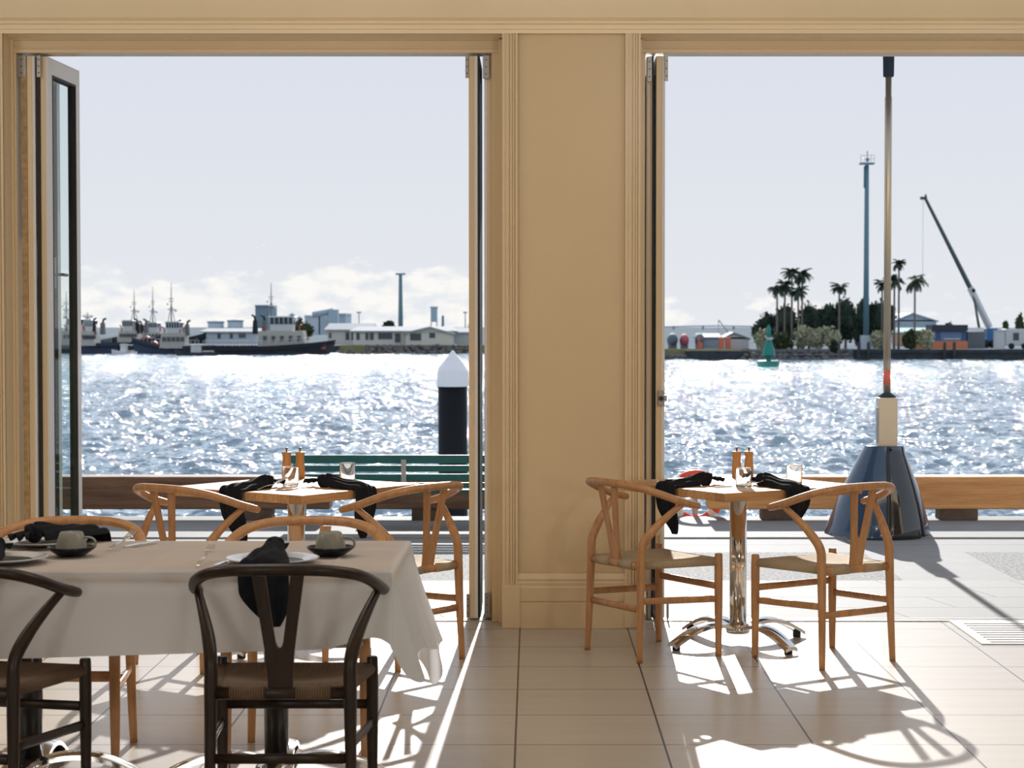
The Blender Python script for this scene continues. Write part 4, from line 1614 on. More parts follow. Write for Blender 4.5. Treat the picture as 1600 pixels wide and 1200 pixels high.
def tug(label, px0, px1, Y, hull_top, bow_right, wheel_px, wheel_top, house_top, mast_px, mast_top, hullmat, fun_px=None, dressing=True, bow_top=None):
    xa, xb = G(px0, Y), G(px1, Y)
    L = xb - xa
    cx = (xa + xb) / 2
    t = thing('tug_boat', label, 'tug boat', (cx, Y, ZWAT))
    zz = lambda py: H(py, Y) - ZWAT
    top = zz(hull_top)
    btop = zz(bow_top) if bow_top else top * 1.55
    mb, hf = hullmb(L, min(7.5, L * .34), top * 1.05, top, btop, flip=not bow_right)
    hu = mb.build('hull', hullmat, t)
    # rubbing strake and tyre fenders
    sk = MB()
    pts = [Vector(hf(u / 20, .04)) + Vector((0, -.06, -.22)) for u in range(21)]
    sk.tube(pts, .14, 6)
    sk.build('rubbing_strake', M_tire, hu)
    wx = G(wheel_px, Y) - cx
    sgn = 1 if bow_right else -1
    hz = zz(house_top)
    # deck house
    mb = MB()
    hl = L * .165
    wedge(mb, wx - hl, wx + hl, -1.9, 1.9, top - .35, hz, .25, .2)
    ho = mb.build('deck_house', M_super, t)
    w = MB()
    for k in range(5):
        x = wx - hl * .75 + k * hl * .36
        w.box((x, -1.93, top + (hz - top) * .35), (x + .42, -1.75, top + (hz - top) * .68))
    w.build('porthole', M_win, ho)
    # wheelhouse flaring outward with window band
    zt = zz(wheel_top)
    wl_ = L * .075
    mb = MB()
    wedge(mb, wx - wl_, wx + wl_, -1.35, 1.35, hz - .05, hz + (zt - hz) * .45, -.06, -.05)
    wedge(mb, wx - wl_ * 1.28, wx + wl_ * 1.28, -1.75, 1.75, zt - .16, zt, .15, .1)
    wh = mb.build('wheelhouse', M_superw, t)
    mb = MB()
    wedge(mb, wx - wl_ - .05, wx + wl_ + .05, -1.40, 1.40, hz + (zt - hz) * .45, zt - .16, -.16, -.15)
    wi = mb.build('window_band', M_win, wh)
    mb = MB()
    for k in range(6):
        x = wx - wl_ - .1 + k * (2 * wl_ + .2) / 5
        mb.tube([(x * 1.0, -1.44, hz + (zt - hz) * .43), (x, -1.60, zt - .12)], .06, 6)
    mb.build('window_post', M_superw, wi)
    # funnels
    fx = G(fun_px, Y) - cx if fun_px else wx - sgn * L * .17
    for q, dx in enumerate((-.5, .55)):
        mb = MB()
        wedge(mb, fx + dx - .34, fx + dx + .34, -.9 + q * 1.0, -.2 + q * 1.0, hz - .4, hz + (zt - hz) * .72, .08, .08)
        f = mb.build('funnel', M_shipgrey if q else M_tire, t)
        MB().tube([(fx + dx, -.55 + q, hz + (zt - hz) * .7), (fx + dx - sgn * .1, -.55 + q, hz + (zt - hz) * .98), (fx + dx - sgn * .45, -.55 + q, hz + (zt - hz) * 1.08)], .14, 8).build('exhaust_pipe', M_tire, f)
    # mast
    mx_ = G(mast_px, Y) - cx
    mt = zz(mast_top)
    mb = MB()
    mb.tube([(mx_, 0, zt - .1), (mx_, 0, zt + (mt - zt) * .55), (mx_, 0, mt)], [.10, .07, .03], 8)
    mb.tube([(mx_ - .45, .1, zt - .1), (mx_, 0, zt + (mt - zt) * .45)], .05, 6)
    mb.tube([(mx_ + .45, .1, zt - .1), (mx_, 0, zt + (mt - zt) * .45)], .05, 6)
    for q, hw in ((.30, .5), (.58, .35)):
        z = zt + (mt - zt) * q
        mb.tube([(mx_ - hw, 0, z), (mx_ + hw, 0, z)], .045, 6)
    ms = mb.build('mast', M_shipgrey, t)
    mb = MB()
    for q, hw in ((.30, .4), (.5, .3)):
        z = zt + (mt - zt) * q
        mb.box((mx_ - hw, -.15, z), (mx_ + hw, .0, z + .12))
    mb.blob((mx_ + .55, 0, zt + (mt - zt) * .25 + .15), .2, 8, 6).blob((mx_ - .5, 0, zt + (mt - zt) * .44), .14, 8, 6)
    mb.build('radar_scanner', M_superw, ms)
    # rails, winch and fire monitors
    rl = MB()
    for u0 in range(3, 18):
        p = Vector(hf(u0 / 20, .0))
        rl.tube([p + Vector((0, .1, 0)), p + Vector((0, .1, .7))], .03, 5)
    rl.tube([Vector(hf(u / 20, .0)) + Vector((0, .1, .7)) for u in range(3, 18)], .03, 5)
    rl.build('deck_rail', M_superw, t)
    wxn = wx + sgn * L * .27
    MB().tube([(wxn, -.8, top + .15), (wxn, .8, top + .15)], .45, 12).box((wxn - .6, -1, top - .35), (wxn + .6, -.8, top + .3)).box((wxn - .6, .8, top - .35), (wxn + .6, 1, top + .3)).build('towing_winch', M_shipred, t)
    for s2 in (-1, 1):
        MB().tube([(wx + s2 * wl_ * 1.6, -.6, hz - .1), (wx + s2 * wl_ * 1.6, -.6, hz + .5), (wx + s2 * wl_ * 1.6 + .25 * s2, -.7, hz + .85)], .10, 7).build('fire_monitor', M_shipred, t)
    return t


tug('navy tug at the far left of the row, half hidden by the glazed door', 66, 178, 270, 535, True, 118, 497, 517, 104, 455, M_hullk)
tug('navy tug second from the left, its bow low on the water', 120, 186, 260, 536, False, 142, 499, 518, 137, 487, M_hull)
tug('tug with a tall mast behind the blue-bowed tug, second row', 168, 262, 279, 531, True, 203, 500, 517, 210, 453, M_hullk, fun_px=222)
tug('tug with the tallest thin mast, behind the blue-bowed tug', 222, 318, 290, 530, True, 240, 503, 518, 239, 448, M_hullk, fun_px=228)
tug('tug with a high navy bow pointing left, middle of the row', 211, 332, 258, 540, False, 273, 502, 520, 268, 441, M_hull, fun_px=285, bow_top=527)
tug('large black tug lying alone at the right end of the row', 290, 514, 251, 541, True, 442, 494, 517, 424, 442, M_hullk, fun_px=406, bow_top=531)

# low work boats in front of the tugs
def workboat(label, px0, px1, Y, m):
    xa, xb = G(px0, Y), G(px1, Y)
    t = thing('work_boat', label, 'work boat', ((xa + xb) / 2, Y, ZWAT))
    mb, hf = hullmb(xb - xa, 2.4, .5, .45, .8, flip=True)
    mb.build('hull', m, t)
    L = xb - xa
    MB().box((-L * .12, -.7, .2), (L * .1, .7, 1.35)).box((-L * .15, -.85, 1.35), (L * .13, .85, 1.45)).build('cabin', M_superw, t)
    MB().box((L * .16, -.8, .2), (L * .42, .8, .62)).build('engine_box', M_shipgrey, t)
    MB().tube([(0, 0, 1.45), (0, 0, 2.3)], .03, 6).build('aerial', M_shipgrey, t)


workboat('small low work boat in front of the large black tug', 276, 338, 244, M_hullk)
workboat('small white work boat in front of the blue-bowed tug', 176, 212, 248, M_superw)


# ---- buildings
def win(parent, x0, x1, y, z0, z1, depth=.12, m=None):
    o = MB().box((x0 - .06, y - .05, z0 - .06), (x1 + .06, y + depth, z1 + .06)).build('window_frame', M_superw, parent)
    MB().box((x0, y - .07, z0), (x1, y, z1)).build('window_pane', m or M_win, o)


def house(label, px0, px1, Y, eave, ridge, D, base=540, ridge_px=None, gable=False, wins=(), wm=None, rm=None, cat='house', over=.5, name='house'):
    x0, x1 = G(px0, Y), G(px1, Y)
    ze, zr = H(eave, Y), H(ridge, Y)
    t = thing(name, label, cat, (0, 0, 0))
    MB().box((x0, Y, ZL - .3), (x1, Y + D, ze)).build('wall', wm or M_hwall, t)
    mb = MB()
    if gable:           # ridge runs away from the viewer, gable end in view
        xr = G(ridge_px, Y) if ridge_px else (x0 + x1) / 2
        tri = [(x0 - over, ze - .12), (xr, zr), (x1 + over, ze - .12), (x1 + over, ze - .3), (xr, zr - .22), (x0 - over, ze - .3)]
        v = [(a, Y - over, b) for a, b in tri] + [(a, Y + D + over, b) for a, b in tri]
        mb.add(v, [(0, 1, 7, 6), (1, 2, 8, 7), (2, 3, 9, 8), (3, 4, 10, 9), (4, 5, 11, 10), (5, 0, 6, 11), (0, 5, 4, 1), (1, 4, 3, 2), (6, 7, 10, 11), (7, 8, 9, 10)])
        g = MB()
        g.add([(x0, Y, ze - .2), (x1, Y, ze - .2), (xr, Y, zr - .2), (x0, Y + .3, ze - .2), (x1, Y + .3, ze - .2), (xr, Y + .3, zr - .2)], [(0, 1, 2), (5, 4, 3), (0, 2, 5, 3), (1, 4, 5, 2)])
        g.build('gable', wm or M_hwall, t)
    else:
        wedge(mb, x0 - over, x1 + over, Y - over, Y + D + over, ze - .05, ze + .1)
        wedge(mb, x0 - over, x1 + over, Y - over, Y + D + over, ze + .1, zr, (x1 - x0) * .06, D * .46)
    mb.build('roof', rm or M_roof, t)
    for (a, b, c, d) in wins:
        win(t, G(a, Y), G(b, Y), Y, H(d, Y), H(c, Y))
    return t


house('long white house with a low roof, left of the gabled white house', 512, 580, 280, 516, 505, 9, wins=((514, 518, 520, 528), (540, 546, 519, 531), (549, 553, 519, 531)))
t = house('long white house with dark windows and a broad gable facing the water', 552, 706, 268, 518, 510, 10, wins=((557, 562, 520, 531), (571, 576, 520, 531), (578, 584, 520, 531), (591, 613, 520, 530), (617, 626, 521, 535)))
YG = 266.0
gx0, gx1, gxr = G(634, YG), G(704, YG), G(672, YG)
MB().box((gx0, YG, ZL - .3), (gx1, YG + 4, H(519, YG))).build('wing_wall', M_hwall, t)
MB().add([(gx0, YG, H(519, YG) - .05), (gx1, YG, H(519, YG) - .05), (gxr, YG, H(510, YG) - .1), (gx0, YG + .3, H(519, YG) - .05), (gx1, YG + .3, H(519, YG) - .05), (gxr, YG + .3, H(510, YG) - .1)], [(0, 1, 2), (5, 4, 3), (0, 2, 5, 3), (1, 4, 5, 2)]).build('gable', M_hwall, t)
za, zb = H(519, YG), H(510, YG)
tri = [(gx0 - .5, za - .12), (gxr, zb), (gx1 + .5, za - .12), (gx1 + .5, za - .3), (gxr, zb - .22), (gx0 - .5, za - .3)]
MB().add([(a, YG - .5, b) for a, b in tri] + [(a, YG + 9, b) for a, b in tri], [(0, 1, 7, 6), (1, 2, 8, 7), (2, 3, 9, 8), (3, 4, 10, 9), (4, 5, 11, 10), (5, 0, 6, 11), (0, 5, 4, 1), (1, 4, 3, 2), (6, 7, 10, 11), (7, 8, 9, 10)]).build('wing_roof', M_roof, t)
for (a, b, c, d) in ((641, 658, 521, 532), (671, 680, 520, 528)):
    win(t, G(a, YG), G(b, YG), YG, H(d, YG), H(c, YG))
house('plain white shed at the right of the gabled wing', 704, 736, 276, 520, 512, 8, wm=M_superw)
house('long pale shed between the tugs, with a low pitched roof', 318, 400, 290, 519, 513, 9, wins=((340, 345, 521, 529), (359, 364, 521, 529), (373, 384, 521, 528)), wm=M_haze2)

# tanks and industry, distance haze put into their colours
YI = 620.0


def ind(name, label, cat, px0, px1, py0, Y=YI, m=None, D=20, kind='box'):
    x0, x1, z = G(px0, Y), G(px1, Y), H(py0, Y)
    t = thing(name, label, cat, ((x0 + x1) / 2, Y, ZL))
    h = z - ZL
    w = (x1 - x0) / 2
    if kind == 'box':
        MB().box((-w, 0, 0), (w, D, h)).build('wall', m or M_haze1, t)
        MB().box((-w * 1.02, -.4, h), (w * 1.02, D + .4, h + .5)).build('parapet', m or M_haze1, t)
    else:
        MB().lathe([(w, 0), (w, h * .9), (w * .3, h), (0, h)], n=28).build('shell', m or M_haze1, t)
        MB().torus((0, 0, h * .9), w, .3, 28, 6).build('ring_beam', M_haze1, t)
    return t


ind('block_building', 'tall pale blue-grey block behind the large black tug', 'building', 399, 420, 479, m=mat('haze_tinted_slate', (.17, .25, .31), .8))
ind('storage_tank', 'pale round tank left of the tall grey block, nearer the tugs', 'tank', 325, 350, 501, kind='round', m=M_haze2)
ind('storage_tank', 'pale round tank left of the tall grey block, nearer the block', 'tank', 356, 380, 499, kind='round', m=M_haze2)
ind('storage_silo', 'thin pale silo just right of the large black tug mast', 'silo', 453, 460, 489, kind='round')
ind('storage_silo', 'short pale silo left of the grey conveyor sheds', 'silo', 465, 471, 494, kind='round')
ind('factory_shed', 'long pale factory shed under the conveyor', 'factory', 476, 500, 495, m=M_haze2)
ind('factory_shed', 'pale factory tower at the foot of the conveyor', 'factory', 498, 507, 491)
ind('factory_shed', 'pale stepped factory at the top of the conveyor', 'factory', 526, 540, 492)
x0, x1 = G(505, YI), G(536, YI)
cvt = thing('conveyor', 'sloping pale conveyor bridge above the factory sheds', 'conveyor', (0, YI - 30, 0))
MB().tube([(x0, 0, H(493, YI)), (x1, 0, H(487, YI))], .9, 4).build('gallery', M_haze1, cvt)
MB().box((x1 - 1.4, -1, ZL), (x1 + 1.4, 3, H(485, YI))).build('head_tower', M_haze1, cvt)
MB().box((G(518, YI) - .3, 0, ZL), (G(518, YI) + .3, 1, H(491, YI))).build('support', M_haze1, cvt)
tw = thing('tower', 'pale grey tower with lattice foot behind the gabled wing', 'tower', (G(678, 400), 400, ZL))
mb = MB().box((-.65, 0, H(503, 400) - ZL), (.65, 1.5, H(480, 400) - ZL)).box((-.75, -.1, H(482, 400) - ZL), (.75, 1.6, H(479, 400) - ZL))
mb.build('tank_block', M_haze1, tw)
mb = MB()
for sx in (-.55, .55):
    mb.tube([(sx * 1.4, .5, 0), (sx, .5, H(500, 400) - ZL)], .12, 6)
mb.tube([(-.7, .5, .6), (.6, .5, 1.6)], .08, 5).tube([(.7, .5, .6), (-.6, .5, 1.6)], .08, 5)
mb.build('lattice', M_haze1, tw)


def pole(label, px, top, Y, r, m, name='lamp_post', cat='pole', arm=0):
    mb = MB().tube([(0, 0, 0), (0, 0, H(top, Y) - ZL)], [r, r * .6], 8)
    t = thing(name, label, cat, (G(px, Y), Y, ZL))
    mb.build('shaft', m, t)
    if arm:
        MB().box((-arm, -.15, H(top, Y) - ZL - .25), (arm, .15, H(top, Y) - ZL)).build('head_plate', m, t)


pole('tall dark pole behind the long white house', 626, 427, 300, .42, M_tealpole, 'light_mast', 'mast', .75)
pole('thin lamp post behind the long white house, left of the tall dark pole', 561, 487, 300, .12, M_galv, arm=.35)
pole('thin lamp post behind the white shed', 727, 487, 300, .12, M_galv, arm=.3)
pole('short thick post right of the pale grey tower', 692, 493, 300, .28, M_tealpole, 'chimney', 'chimney')


# ---- plants
def leafmass(mb, blobs, per, size, flat=1.0):
    for (c, r) in blobs:
        c = Vector(c)
        for k in range(per):
            d = Vector((random.gauss(0, 1), random.gauss(0, 1), random.gauss(0, 1))).normalized()
            q = random.uniform(.55, 1.02)
            p = c + Vector((d.x * r[0], d.y * r[1], d.z * r[2])) * q
            a = Vector((random.gauss(0, 1), random.gauss(0, 1), random.gauss(0, 1))).normalized()
            b = a.cross(Vector((random.gauss(0, 1), random.gauss(0, 1), random.gauss(0, 1)))).normalized()
            s = size * random.uniform(.6, 1.3)
            mb.add([p - a * s, p + b * s * .5, p + a * s, p - b * s * .5], [(0, 1, 2, 3)])
    return mb


def tree(label, px0, px1, top, Y, m, n=8, per=230, size=.26, name='tree', group=None, base=ZL, cat='tree', trunk=True):
    x0, x1 = G(px0, Y), G(px1, Y)
    h = H(top, Y) - base
    w = (x1 - x0) / 2
    t = thing(name, label, cat, ((x0 + x1) / 2, Y, base), 0, group)
    bl = []
    for k in range(n):
        a = random.uniform(0, 6.28)
        q = random.uniform(.1, .62)
        zf = random.uniform(.20, .74)
        bl.append(((math.cos(a) * w * q, math.sin(a) * w * q * .8, h * zf), (w * .46, w * .40, h * .25)))
    bl.append(((0, 0, h * .60), (w * .75, w * .6, h * .40)))
    mb = MB()
    for (c, r) in bl:
        mb.blob(c, tuple(q * (.78 if name != 'bush' else .5) for q in r), 9, 6, .2)
    leafmass(mb, bl, per, size)
    mb.build('foliage', m, t)
    if trunk:
        mb = MB().tube([(0, 0, -.1), (.05, 0, h * .3), (0, 0, h * .55)], [.16, .13, .06], 8)
        mb.build('trunk', M_bark, t)
    return t


def palm(label, px, top, Y, spread, base=ZL, lean=0.0, nf=26):
    x = G(px, Y)
    h = H(top, Y) - base - spread * .30
    t = thing('palm_tree', label, 'palm tree', (x, Y, base))
    MB().tube(spline([(-lean, 0, -.1), (-lean * .6, 0, h * .5), (0, 0, h)], 4), [.14, .13, .125, .12, .115, .11, .105, .10, .10], 8).build('trunk', M_bark, t)
    mb = MB()
    for k in range(nf):
        a = 2 * PI * k / nf + random.uniform(-.2, .2)
        el = random.choice((1.15, .75, .35, .0, -.3)) + random.uniform(-.15, .15)
        L = spread * random.uniform(.85, 1.1)
        pts = []
        p = Vector((0, 0, h))
        e_ = el
        for s_ in range(7):
            pts.append(p.copy())
            p = p + Vector((math.cos(a) * math.cos(e_), math.sin(a) * math.cos(e_), math.sin(e_))) * (L / 6)
            e_ -= .26
        mb.tube(pts, .025, 4)
        for i in range(1, 7):
            d = (pts[i] - pts[i - 1]).normalized()
            sd_ = d.cross(Vector((0, 0, 1)))
            if sd_.length < .05:
                sd_ = Vector((1, 0, 0))
            sd_.normalize()
            ln = spread * .34 * (1 - abs(i - 3) / 5.5)
            for f_ in (0, .5):
                q = pts[i - 1].lerp(pts[i], f_)
                for s2 in (-1, 1):
                    tp = q + sd_ * s2 * ln * .8 + d * ln * .55 - Vector((0, 0, ln * .45))
                    mb.add([q - d * .09, q + d * .09, tp], [(0, 1, 2)])
    mb.build('crown', M_palm, t)
    return t


random.seed(11)
tree('dark round bush behind the bow of the large black tug', 455, 492, 499, 275, M_leaf2, 5, 160, .3, 'bush', cat='bush', trunk=False)
tree('small dark tree behind the ridge of the long white house', 598, 620, 500, 310, M_leaf, 4, 130, .3)
tree('small dark tree at the right end of the left far shore', 729, 752, 503, 290, M_leaf, 4, 130, .3)
YT = 222.0
tl = [(1178, 1216, 488, 'leftmost dark tree of the grove, sloping down to the water'), (1204, 1252, 474, 'dark tree under the cluster of palms'), (1240, 1288, 470, 'broad dark tree right of the palm cluster'), (1276, 1316, 471, 'dark tree left of the single short palm'), (1302, 1340, 463, 'tall dark tree just left of the teal light tower'), (1332, 1366, 462, 'dark tree directly behind the teal light tower'), (1358, 1398, 466, 'dark tree between the light tower and the umbrella mast')]
for (a, b, tp, lb) in tl:
    tree(lb, a - 3, b + 3, tp, YT + random.uniform(-1.5, 3), M_leaf, 9, 240, .24, 'tree', 'dark trees of the far grove')
bl_ = [(1182, 1202, 511, 'pale flowering bush at the left foot of the grove, behind the green buoy'), (1206, 1236, 516, 'olive bush right of the green buoy'), (1238, 1268, 507, 'white flowering bush below the palm cluster'), (1264, 1290, 511, 'white flowering bush right of centre below the grove'), (1286, 1308, 508, 'white flowering bush left of the light tower'), (1360, 1384, 516, 'white flowering bush left of the umbrella mast'), (1414, 1430, 514, 'olive bush right of the umbrella mast'), (1430, 1460, 514, 'pale flowering bush before the grey gabled warehouse')]
for (a, b, tp, lb) in bl_:
    tree(lb, a - 6, b + 6, tp, YRW + 3.2, M_flower if 'flower' in lb else M_leaf2, 7, 150, .20, 'bush', 'bushes on the far rock wall', cat='bush', trunk=False)
tree('small dark green bush low on the rock wall below the light tower', 1294, 1312, 528, YRW + 1.0, M_leaf, 4, 110, .15, 'bush', base=ZWAT + .5, cat='bush', trunk=False)
palm('palm at the left edge of the palm cluster', 1214, 446, YT - 3, 1.25)
palm('short palm low in the palm cluster', 1226, 441, YT - 2, 1.3)
palm('tall palm at the centre of the palm cluster', 1237, 422, YT - 3, 1.4)
palm('tall palm at the right of the palm cluster', 1253, 424, YT - 2, 1.5)
palm('palm low between the two tall palms of the cluster', 1247, 450, YT - 4, 1.3)
palm('single palm left of the teal light tower', 1311, 444, YT - 3, 1.3)
palm('tallest slender palm just right of the umbrella mast', 1404, 408, YT - 2, 1.0)
palm('lower palm beside the umbrella mast', 1397, 432, YT - 1, 1.5)
palm('palm half hidden behind the umbrella mast', 1378, 440, YT, 1.2)
palm('drooping palm right of the umbrella mast, before the grey warehouse', 1429, 432, YT - 3, 1.7)
for (a, b, tp, lb) in ((1586, 1602, 486, 'conifer on the skyline at the right edge'), (1566, 1576, 500, 'small conifer on the skyline right of the crane'), (1478, 1492, 503, 'small bush behind the blue container building')):
    tree(lb, a, b, tp, 330, M_leaf2, 5, 110, .3, 'conifer_tree' if 'conifer' in lb else 'bush', cat='tree' if 'conifer' in lb else 'bush')

# light tower
YTW = YRW + 4
tt = thing('light_tower', 'tall teal steel light tower with a railed platform, left of the umbrella mast', 'tower', (G(1353, YTW), YTW, ZL))
zz = lambda py: H(py, YTW) - ZL
MB().tube([(0, 0, 0), (0, 0, zz(420)), (0, 0, zz(258))], [.34, .29, .235], 14).build('shaft', M_tealpole, tt)
MB().box((-.78, -.5, zz(257)), (.78, .5, zz(254.5))).build('platform', M_tealpole, tt)
mb = MB()
for sx in (-.74, -.37, 0, .37, .74):
    mb.tube([(sx, -.48, zz(255)), (sx, -.48, zz(242))], .025, 5)
for py in (243, 248.5):
    mb.tube([(-.74, -.48, zz(py)), (.74, -.48, zz(py))], .025, 5)
mb.build('platform_rail', M_galv, tt)
MB().tube([(.05, 0, zz(255)), (.05, 0, zz(236))], .06, 6).box((-.1, -.1, zz(252)), (.25, .1, zz(247))).build('aerial', M_tealpole, tt)
MB().tube([(-.30, -.1, zz(260)), (-.30, -.1, zz(294))], .07, 6).build('cable_box', M_tealpole, tt)
MB().box((-.6, -.5, 0), (.6, .5, zz(524))).build('plinth', M_haze2, tt)

# warehouse, container buildings, caravan
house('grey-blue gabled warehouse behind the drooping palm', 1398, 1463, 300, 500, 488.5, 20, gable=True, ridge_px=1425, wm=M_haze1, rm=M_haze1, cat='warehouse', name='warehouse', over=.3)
house('low green-roofed shed before the grey-blue warehouse', 1405, 1454, 250, 520, 512, 5, wm=mat('orange_cladding', (.48, .30, .20), .8), rm=mat('mint_roof', (.30, .52, .42), .7), cat='shed', name='shed', over=.2)
YB_ = 226.0
bt_ = thing('container_office', 'blue container office with a dark flat roof, left of the crane', 'site office', (0, 0, 0))
MB().box((G(1461, YB_), YB_, ZL), (G(1510, YB_), YB_ + 3, H(517, YB_))).build('wall', mat('cobalt_cladding', (.05, .11, .24), .6), bt_)
MB().box((G(1455, YB_), YB_ - .4, H(517, YB_)), (G(1511, YB_), YB_ + 3.3, H(507.5, YB_))).build('roof', mat('navy_roof', (.025, .035, .055), .6), bt_)
MB().box((G(1470, YB_), YB_ - .03, H(532, YB_)), (G(1502, YB_), YB_, H(519, YB_))).build('sign_panel', mat('pale_blue_panel', (.13, .22, .36), .5), bt_)
MB().box((G(1475, YB_), YB_ - .05, H(530.5, YB_)), (G(1500, YB_), YB_ - .03, H(528.5, YB_))).build('sign_strip', M_superw, bt_)
ct = thing('shipping_container', 'grey shipping container right of the blue container office', 'container', (0, 0, 0))
MB().box((G(1512, YB_), YB_, ZL), (G(1539, YB_), YB_ + 6, H(518, YB_))).build('body', mat('slate_container', (.13, .16, .18), .6), ct)
mb = MB()
for k in range(9):
    x = G(1512, YB_) + k * (G(1539, YB_) - G(1512, YB_)) / 9
    mb.box((x + .04, YB_ - .04, ZL + .1), (x + .12, YB_, H(519, YB_)))
mb.build('rib', mat('slate_container', (.13, .16, .18)), ct)
tag(MB().box((G(1428, 220), 220, ZL), (G(1512, 220), 220.15, H(533, 220))).build('barrier', mat('orange_mesh', (.62, .22, .10), .8)), 'orange safety barrier below the blue container office', 'barrier')
cv = thing('site_caravan', 'white caravan on wheels at the right edge of the far wharf', 'caravan', (0, 0, 0))
YCV = 220.0
MB().box((G(1571, YCV), YCV, H(540, YCV)), (G(1612, YCV), YCV + 2.2, H(514, YCV))).build('body', M_superw, cv, bevel=.08)
MB().box((G(1583, YCV), YCV - .03, H(532, YCV)), (G(1592, YCV), YCV, H(520, YCV))).build('window', M_win, cv)
for px in (1580, 1600):
    mx = Matrix.Translation((G(px, YCV), YCV - .02, ZL + .33)) @ Matrix.Rotation(PI / 2, 4, 'X')
    MB().lathe([(.0, 0), (.33, 0), (.33, .2), (0, .2)], n=18, mx=mx).build('wheel', M_tire, cv)
tag(MB().box((G(1556, YCV), YCV, ZL), (G(1570, YCV), YCV + 1.2, H(517, YCV))).box((G(1555.5, YCV), YCV - .1, H(517, YCV)), (G(1570.5, YCV), YCV + 1.3, H(516, YCV))).build('site_toilet', M_superw), 'white upright cabin left of the white caravan', 'cabin')

# crane
YCR = 232.0
cr_ = thing('mobile_crane', 'mobile crane with a long dark boom leaning left, at the right of the picture', 'crane', (0, YCR, 0))
tip = Vector((G(1444, YCR), 0, H(309, YCR)))
mid = Vector((G(1515, YCR), 0, H(449, YCR)))
ft = Vector((G(1546, YCR), 0, H(512, YCR)))
MB().tube([mid, mid.lerp(tip, .5), tip], [(.30, .36), (.24, .29), (.18, .22)], 4, up=(0, 1, 0), smooth=False).build('boom_section', M_boom, cr_)
MB().tube([ft, mid], [(.42, .48), (.40, .46)], 4, up=(0, 1, 0), smooth=False).build('boom_base', M_superw, cr_)
MB().box((tip.x - .55, -.2, tip.z - .22), (tip.x + .2, .2, tip.z + .12)).box((tip.x, -.2, tip.z), (tip.x + .15, .2, tip.z + .4)).build('boom_head', M_boom, cr_)
MB().tube([(G(1529, YCR), -.2, H(512, YCR)), (G(1520, YCR), -.2, H(462, YCR))], [.16, .11], 8).build('hydraulic_ram', M_boom, cr_)
MB().blob((G(1519.5, YCR), -.4, H(454, YCR)), .24, 8, 6).build('winch_drum', M_tire, cr_)
MB().tube([(G(1441, YCR), 0, H(309, YCR)), (G(1441, YCR), 0, H(430, YCR))], .022, 5).build('hoist_cable', M_galv, cr_)
MB().box((G(1540, YCR), -1, H(530, YCR)), (G(1556, YCR), 1, H(513, YCR))).box((G(1533, YCR), -1.2, ZL + .45), (G(1562, YCR), 1.2, H(529, YCR))).build('carriage', M_craneb, cr_, bevel=.06)
for px in (1537, 1546, 1555):
    mx = Matrix.Translation((G(px, YCR), -1.25, ZL + .45)) @ Matrix.Rotation(PI / 2, 4, 'X')
    MB().lathe([(.0, 0), (.45, 0), (.45, .3), (0, .3)], n=18, mx=mx).build('wheel', M_tire, cr_)

# piles of the far wharf
for px, lb in ((1342, 'far wharf pile left of the light tower foot'), (1357, 'far wharf pile at the light tower foot'), (1476, 'far wharf pile below the blue container office, left'), (1491, 'far wharf pile below the blue container office, right one of the pair')):
    tag(MB().lathe([(.17, -3.2), (.17, H(535, YRW - .4)), (.05, H(534, YRW - .4))], (G(px, YRW - .4), YRW - .4, 0), 12).build('wharf_pile', M_wharf), lb, 'pile')

# moored dinghies and sheds on the grass, far bridge
for (a, b, tp, m, lb) in ((1042, 1059, 520, mat('slate_tarp', (.10, .14, .16), .8), 'dark covered boat hull at the left of the grass strip'), (1062, 1076, 521, mat('crimson_tarp', (.42, .10, .12), .8), 'crimson covered boat hull on the grass strip'), (1086, 1100, 520, mat('slate_tarp', (.10, .14, .16)), 'dark covered boat hull in the middle of the grass strip')):
    Y = 224.0
    x0, x1 = G(a, Y), G(b, Y)
    w = (x1 - x0) / 2
    t = thing('covered_boat', lb, 'boat', ((x0 + x1) / 2, Y, ZL))
    hh_ = H(tp, Y) - ZL
    MB().blob((0, 0, hh_ * .55), (w, 2.2, hh_ * .45), 14, 8).build('tarp', m, t)
    MB().box((-w * .7, -1.2, 0), (w * .7, 1.2, hh_ * .35)).build('cradle', M_shipgrey, t)
house('long grey boat shed on the grass strip', 1090, 1126, 226, 528, 521, 4, wm=M_haze1, rm=mat('slate_roof2', (.20, .25, .28), .7), cat='shed', name='boat_shed', over=.2)
house('white hut with a pitched roof at the right of the grass strip', 1130, 1170, 225, 527, 519, 5, wm=M_superw, rm=mat('slate_roof2', (.20, .25, .28)), cat='hut', name='hut', over=.2, gable=True, ridge_px=1146)
for px, lb in ((1128, 'orange crate left of the white hut'), (1139, 'orange crate before the white hut'), (1095, 'orange crate before the grey boat shed')):
    tag(MB().box((G(px - 4, 222), 222, ZL), (G(px + 3, 222), 223, H(527, 222))).build('crate', mat('orange_crate', (.62, .16, .08), .7), bevel=.03), lb, 'crate')
YBG = 1500.0
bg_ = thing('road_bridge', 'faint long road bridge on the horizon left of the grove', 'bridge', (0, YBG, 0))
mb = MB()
bp = [(960, 511.5), (1040, 509.8), (1090, 508.6), (1120, 508.3), (1170, 509.0), (1240, 511)]
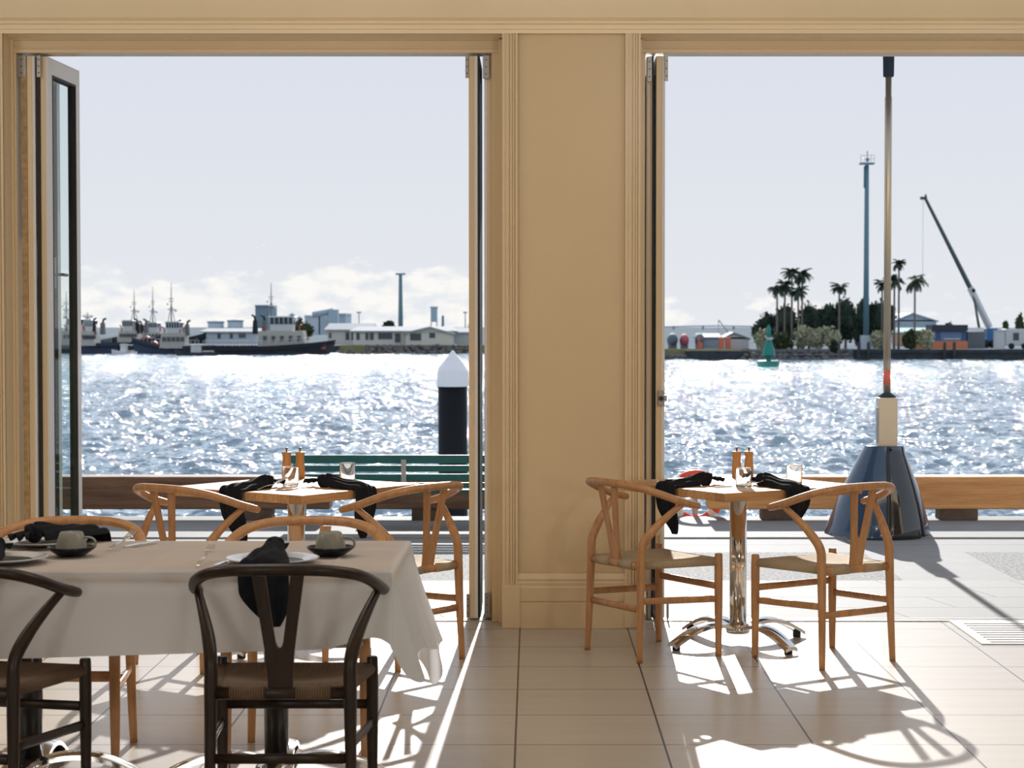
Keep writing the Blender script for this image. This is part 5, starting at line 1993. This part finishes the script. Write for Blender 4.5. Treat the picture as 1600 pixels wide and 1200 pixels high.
for (a, b) in zip(bp[:-1], bp[1:]):
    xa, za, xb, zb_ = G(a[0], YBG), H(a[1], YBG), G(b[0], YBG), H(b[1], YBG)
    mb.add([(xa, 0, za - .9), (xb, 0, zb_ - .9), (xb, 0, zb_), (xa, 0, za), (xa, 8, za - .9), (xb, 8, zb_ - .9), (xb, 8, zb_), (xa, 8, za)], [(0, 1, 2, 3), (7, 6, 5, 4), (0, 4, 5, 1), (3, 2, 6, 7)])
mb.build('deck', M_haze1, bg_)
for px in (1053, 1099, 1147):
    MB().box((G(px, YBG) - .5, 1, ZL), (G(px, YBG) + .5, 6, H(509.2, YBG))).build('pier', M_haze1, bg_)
sw = thing('slipway_crane', 'small slanting derrick above the grass strip', 'crane', (0, 230, 0))
MB().tube([(G(1138, 230), 0, H(520, 230)), (G(1123, 230), 0, H(500, 230))], .07, 6).build('jib', M_galv, sw)
MB().tube([(G(1122.5, 230), 0, ZL), (G(1122.5, 230), 0, H(500, 230))], .05, 6).build('post', M_galv, sw)

# green channel buoy
YBY = 176.0
bu = thing('channel_buoy', 'green channel buoy with a tapering tower, in the right bay', 'buoy', (G(1201, YBY), YBY, ZWAT))
zz = lambda py: H(py, YBY) - ZWAT
s_ = YBY / F_PX
MB().lathe([(15 * s_, -.4), (17.5 * s_, -.1), (18 * s_, zz(565)), (16.5 * s_, zz(563.5)), (0, zz(563.5))], n=28).build('float', M_green, bu)
MB().lathe([(4 * s_, zz(565)), (4 * s_, zz(558))], n=14).build('neck', M_green, bu)
mb = MB()
for k in range(4):
    a = PI / 4 + k * PI / 2
    mb.tube([(9.5 * s_ * math.cos(a), 9.5 * s_ * math.sin(a), zz(556)), (4 * s_ * math.cos(a), 4 * s_ * math.sin(a), zz(532))], .09, 6)
mb.lathe([(8.5 * s_, zz(557)), (11 * s_, zz(555)), (8 * s_, zz(543)), (5 * s_, zz(533)), (0, zz(533))], n=8, smooth=False)
mb.build('tower', M_green, bu)
MB().lathe([(3.2 * s_, zz(533)), (3.2 * s_, zz(527))], n=12).build('lantern_seat', M_galv, bu)
MB().lathe([(2.6 * s_, zz(527)), (3.4 * s_, zz(521)), (3.4 * s_, zz(512)), (1.0 * s_, zz(508)), (0, zz(506))], n=12).build('lantern', M_green, bu)
